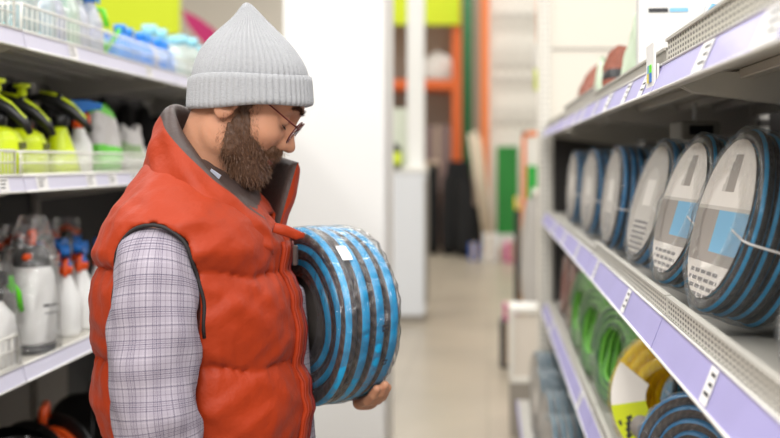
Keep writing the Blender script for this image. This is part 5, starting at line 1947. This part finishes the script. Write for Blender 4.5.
# zip placket down the near front edge
zp = []
for q in range(40):
    z = lerp(1.425, .92, q / 39)
    yy = -.004 - (1.42 - z) * .012
    p = march(vest_core, (.32, yy, z), (-1, 0, 0), 300, .001)
    zp.append((p[0] + .004 + .0015 * math.sin(q * 1.7), yy + .0, z))
MB().tube(zp, .0085, 10, flat=1.8).build('zip_placket', M_vest, vo)
zq = [(p[0] + .008, p[1] + .012, p[2]) for p in zp]
MB().tube(zq, .0035, 6).build('zip_teeth', mat('dark_red_zip', (110, 26, 16), .4), vo)
st_ = [(p[0] + .006, p[1] - .016, p[2]) for p in zp]
MB().tube(st_, .0016, 5).build('placket_stitching', mat('dark_orange_thread', (140, 42, 14), .6), vo)
MB().box(-.004, .004, -.006, .006, -.018, .018, bev=.002).build('zip_pull', M_lining, vo, loc=(zp[1][0] + .016, zp[1][1], 1.40))
# snap flap at the collar foot
MB().tube([(.150, -.045, 1.452), (.166, -.03, 1.446), (.184, -.018, 1.437), (.196, -.012, 1.436)], [.009, .010, .009, .004], 10, flat=.45).build('collar_flap', M_vest, vo)

# ---------------- shirt
M_plaid = plaid_mat()
def shirt_sdf(X, Y, Z):
    d = torso_shape(X, Y, Z, .026) + smooth_noise(X * 30, Y * 30, Z * 22, 5) * .003
    # front bulge past the open zip
    d = smin(d, capsule(X, Y, Z, (.155, .045, 1.32), (.176, .055, .96), .028, .03), .03)
    d = smax(d, Z - 1.50, .01)
    d = np.maximum(d, .86 - Z)
    for s_ in (-1, 1):
        cut = ellip(X, Y, Z, (.004, .235 * s_, 1.365), (.11, .07, .13))
        d = smax(d, -cut, .008)
    return d
Vh, Fh = sdf_mesh(shirt_sdf, (-.22, -.25, .84), (.26, .25, 1.54), .009)
nmesh('shirt', Vh, Fh, [M_plaid], man, uvfn=lambda P: np.stack([np.arctan2(P[:, 1], P[:, 0]) * .17, P[:, 2]], 1))


def sleeve(path, radii, seed, name='shirt_sleeve', n=48, m=70):
    P = [np.array(p, float) for p in path]
    mb = MB()
    pts = []; rr = []
    for q in range(m):
        t = q / (m - 1)
        pts.append(Vector(catm(P, t))); rr.append(float(np.interp(t, np.linspace(0, 1, len(radii)), radii)))
    T = [(pts[min(k + 1, m - 1)] - pts[max(k - 1, 0)]).normalized() for k in range(m)]
    a = Vector((1, 0, 0)); vs = []; L = [0]
    for k in range(m):
        a = (a - T[k] * a.dot(T[k])).normalized(); b = T[k].cross(a)
        if k: L.append(L[-1] + (pts[k] - pts[k - 1]).length)
        for j in range(n):
            th_ = 2 * PI * j / n
            ww = .0024 * math.sin(2 * th_ + L[-1] * 38 + seed) + .0020 * math.sin(3 * th_ - L[-1] * 55 + 2 * seed) + .0015 * math.sin(5 * th_ + L[-1] * 85 + 2.5 * math.sin(2 * th_)) 
            ww += .003 * math.sin(L[-1] * 60 + 2.2 * math.sin(th_ + 1)) * max(0, math.cos(th_ - .5))
            r = rr[k] + ww
            vs.append(pts[k] + a * math.cos(th_) * r + b * math.sin(th_) * r * .92)
    fs = []; uvs = []
    for k in range(m - 1):
        for j in range(n):
            j2 = (j + 1) % n
            fs.append((k * n + j, k * n + j2, (k + 1) * n + j2, (k + 1) * n + j))
            c = 2 * PI * .072
            uvs.append([(j / n * c, L[k]), ((j + 1) / n * c, L[k]), ((j + 1) / n * c, L[k + 1]), (j / n * c, L[k + 1])])
    fs.append(tuple(range(n))[::-1]); uvs.append([(0, 0)] * n)
    fs.append(tuple((m - 1) * n + j for j in range(n))); uvs.append([(0, 0)] * n)
    mb.add(vs, fs, 0, uvs)
    s_ = mb.build(name, M_plaid, man)
    return s_
sleeve(SL_R, SR_R, 1.0)
sleeve(SL_L + [tuple(np.array(ARM_L[1]) * .45 + np.array(ARM_L[2]) * .55), tuple(np.array(ARM_L[1]) * .08 + np.array(ARM_L[2]) * .92)],
       [.046, .062, .068, .064, .058, .046, .036], 2.0)

# ---------------- trousers and shoes (below the frame)
def trou(X, Y, Z):
    d = ellip(X, Y, Z, (-.01, 0, .93), (.145, .185, .13))
    for s_ in (-1, 1):
        d = smin(d, capsule(X, Y, Z, (-.01, .09 * s_, .90), (.01, .10 * s_, .50), .10, .075), .02)
        d = smin(d, capsule(X, Y, Z, (.01, .10 * s_, .50), (-.02, .11 * s_, .07), .072, .062), .02)
    return np.maximum(np.maximum(d, .06 - Z), Z - 1.02)
Vt, Ft = sdf_mesh(trou, (-.2, -.24, .04), (.2, .24, 1.04), .012)
nmesh('trousers', Vt, Ft, [mat('dark_denim', (36, 40, 52), .85, noise=.2, nscale=80)], man)
for s_ in (-1, 1):
    def shoe(X, Y, Z):
        d = capsule(X, Y, Z, (-.055, .11 * s_, .045), (.16, .125 * s_, .035), .052, .042)
        d = smin(d, capsule(X, Y, Z, (-.03, .11 * s_, .05), (-.03, .11 * s_, .11), .05, .05), .02)
        return np.maximum(d, .002 - Z)
    Vt, Ft = sdf_mesh(shoe, (-.13, .11 * s_ - .09, -.004), (.23, .11 * s_ + .1, .18), .008)
    nmesh('shoe', Vt, Ft, [mat('brown_boot_leather', (60, 44, 36), .5)], man)

# ------------------------------------------------------------------ the held coil
hcoil = thing('hose_coil', 'blue and brown hose coil in clear shrink film held by the man', 'hose', tuple(hc - Vector((0, 0, CR))), math.atan2(.643, .766))
mb = MB()
def pat_held(t, k):
    L_, i_ = t // 4, t % 4
    near = (i_ == 0) if L_ % 2 == 0 else (i_ == 3)
    if near: return 1 if k in ((0, 1) if L_ == 0 else (1, 2)) else 0
    return 1 if k in (14, 15, 0) else 0
coil_mesh(mb, CR, .120, .0148, 4, 3, seg=64, nt=16, mfun=pat_held, seed=2, jit=.0026)
o = mb.build('hose', [H_brown, H_blue], hcoil); o.location = (0, 0, CR)
fb = MB(); film_shell(fb, CR + .003, .132, .078, seg=150, amp=.0024, seed=5, round_=.02, freq=2.0)
o = fb.build('shrink_film', M_film_h, hcoil); o.location = (0, 0, CR)
# inner card tags seen through the hole
q = MB()
q.box(-.056, -.054, -.01, .050, -.015, .035).box(-.069, -.067, -.01, .030, -.125, -.075).box(-.069, -.067, -.004, .016, -.078, -.04)
q.build('card_tag', M_paper, hcoil).location = (0, 0, CR)
q = MB().lathe([(.0, -.04), (.078, -.04), (.078, .04), (.0, .04)], axis='x', n=36)
q.build('inner_card', mat('dark_grey_card', (84, 78, 74), .7, noise=.3, nscale=30), hcoil).location = (0, 0, CR)
# printed marks on the film, on the rim facing the camera
def rim_patch(mb, x, a, wd, L, mi=0, dr=.0045):
    for k in range(3):
        a0 = a + L / CR * k / 3; a1 = a + L / CR * (k + 1) / 3
        R_ = CR + dr
        P_ = lambda xx, aa: (xx, R_ * math.cos(aa), R_ * math.sin(aa))
        mb.add([P_(x - wd / 2, a0), P_(x + wd / 2, a0), P_(x + wd / 2, a1), P_(x - wd / 2, a1)], [(0, 1, 2, 3)], mi, smooth=False)
q = MB()
for (x, a, wd, L) in [(.022, PI + .02, .012, .003), (.022, PI + .07, .014, .003), (.016, PI + .02, .002, .012), (.028, PI + .02, .002, .012), (.022, PI + .11, .003, .008)]:
    rim_patch(q, x, a, wd, L)
q.build('printed_mark', M_ink, hcoil).location = (0, 0, CR)
q = MB()
for (x, a, wd, L) in [
                      (.03, PI + .42, .013, .003), (.03, PI + .47, .009, .003), (.026, PI + .42, .002, .01), (.034, PI + .42, .002, .01)]:
    rim_patch(q, x, a, wd, L)
q.build('printed_mark', M_ink, hcoil).location = (0, 0, CR)
q = MB()
rim_patch(q, -.030, PI - .95, .022, .035, 0, .004)
q.build('white_sticker', M_paper, hcoil).location = (0, 0, CR)
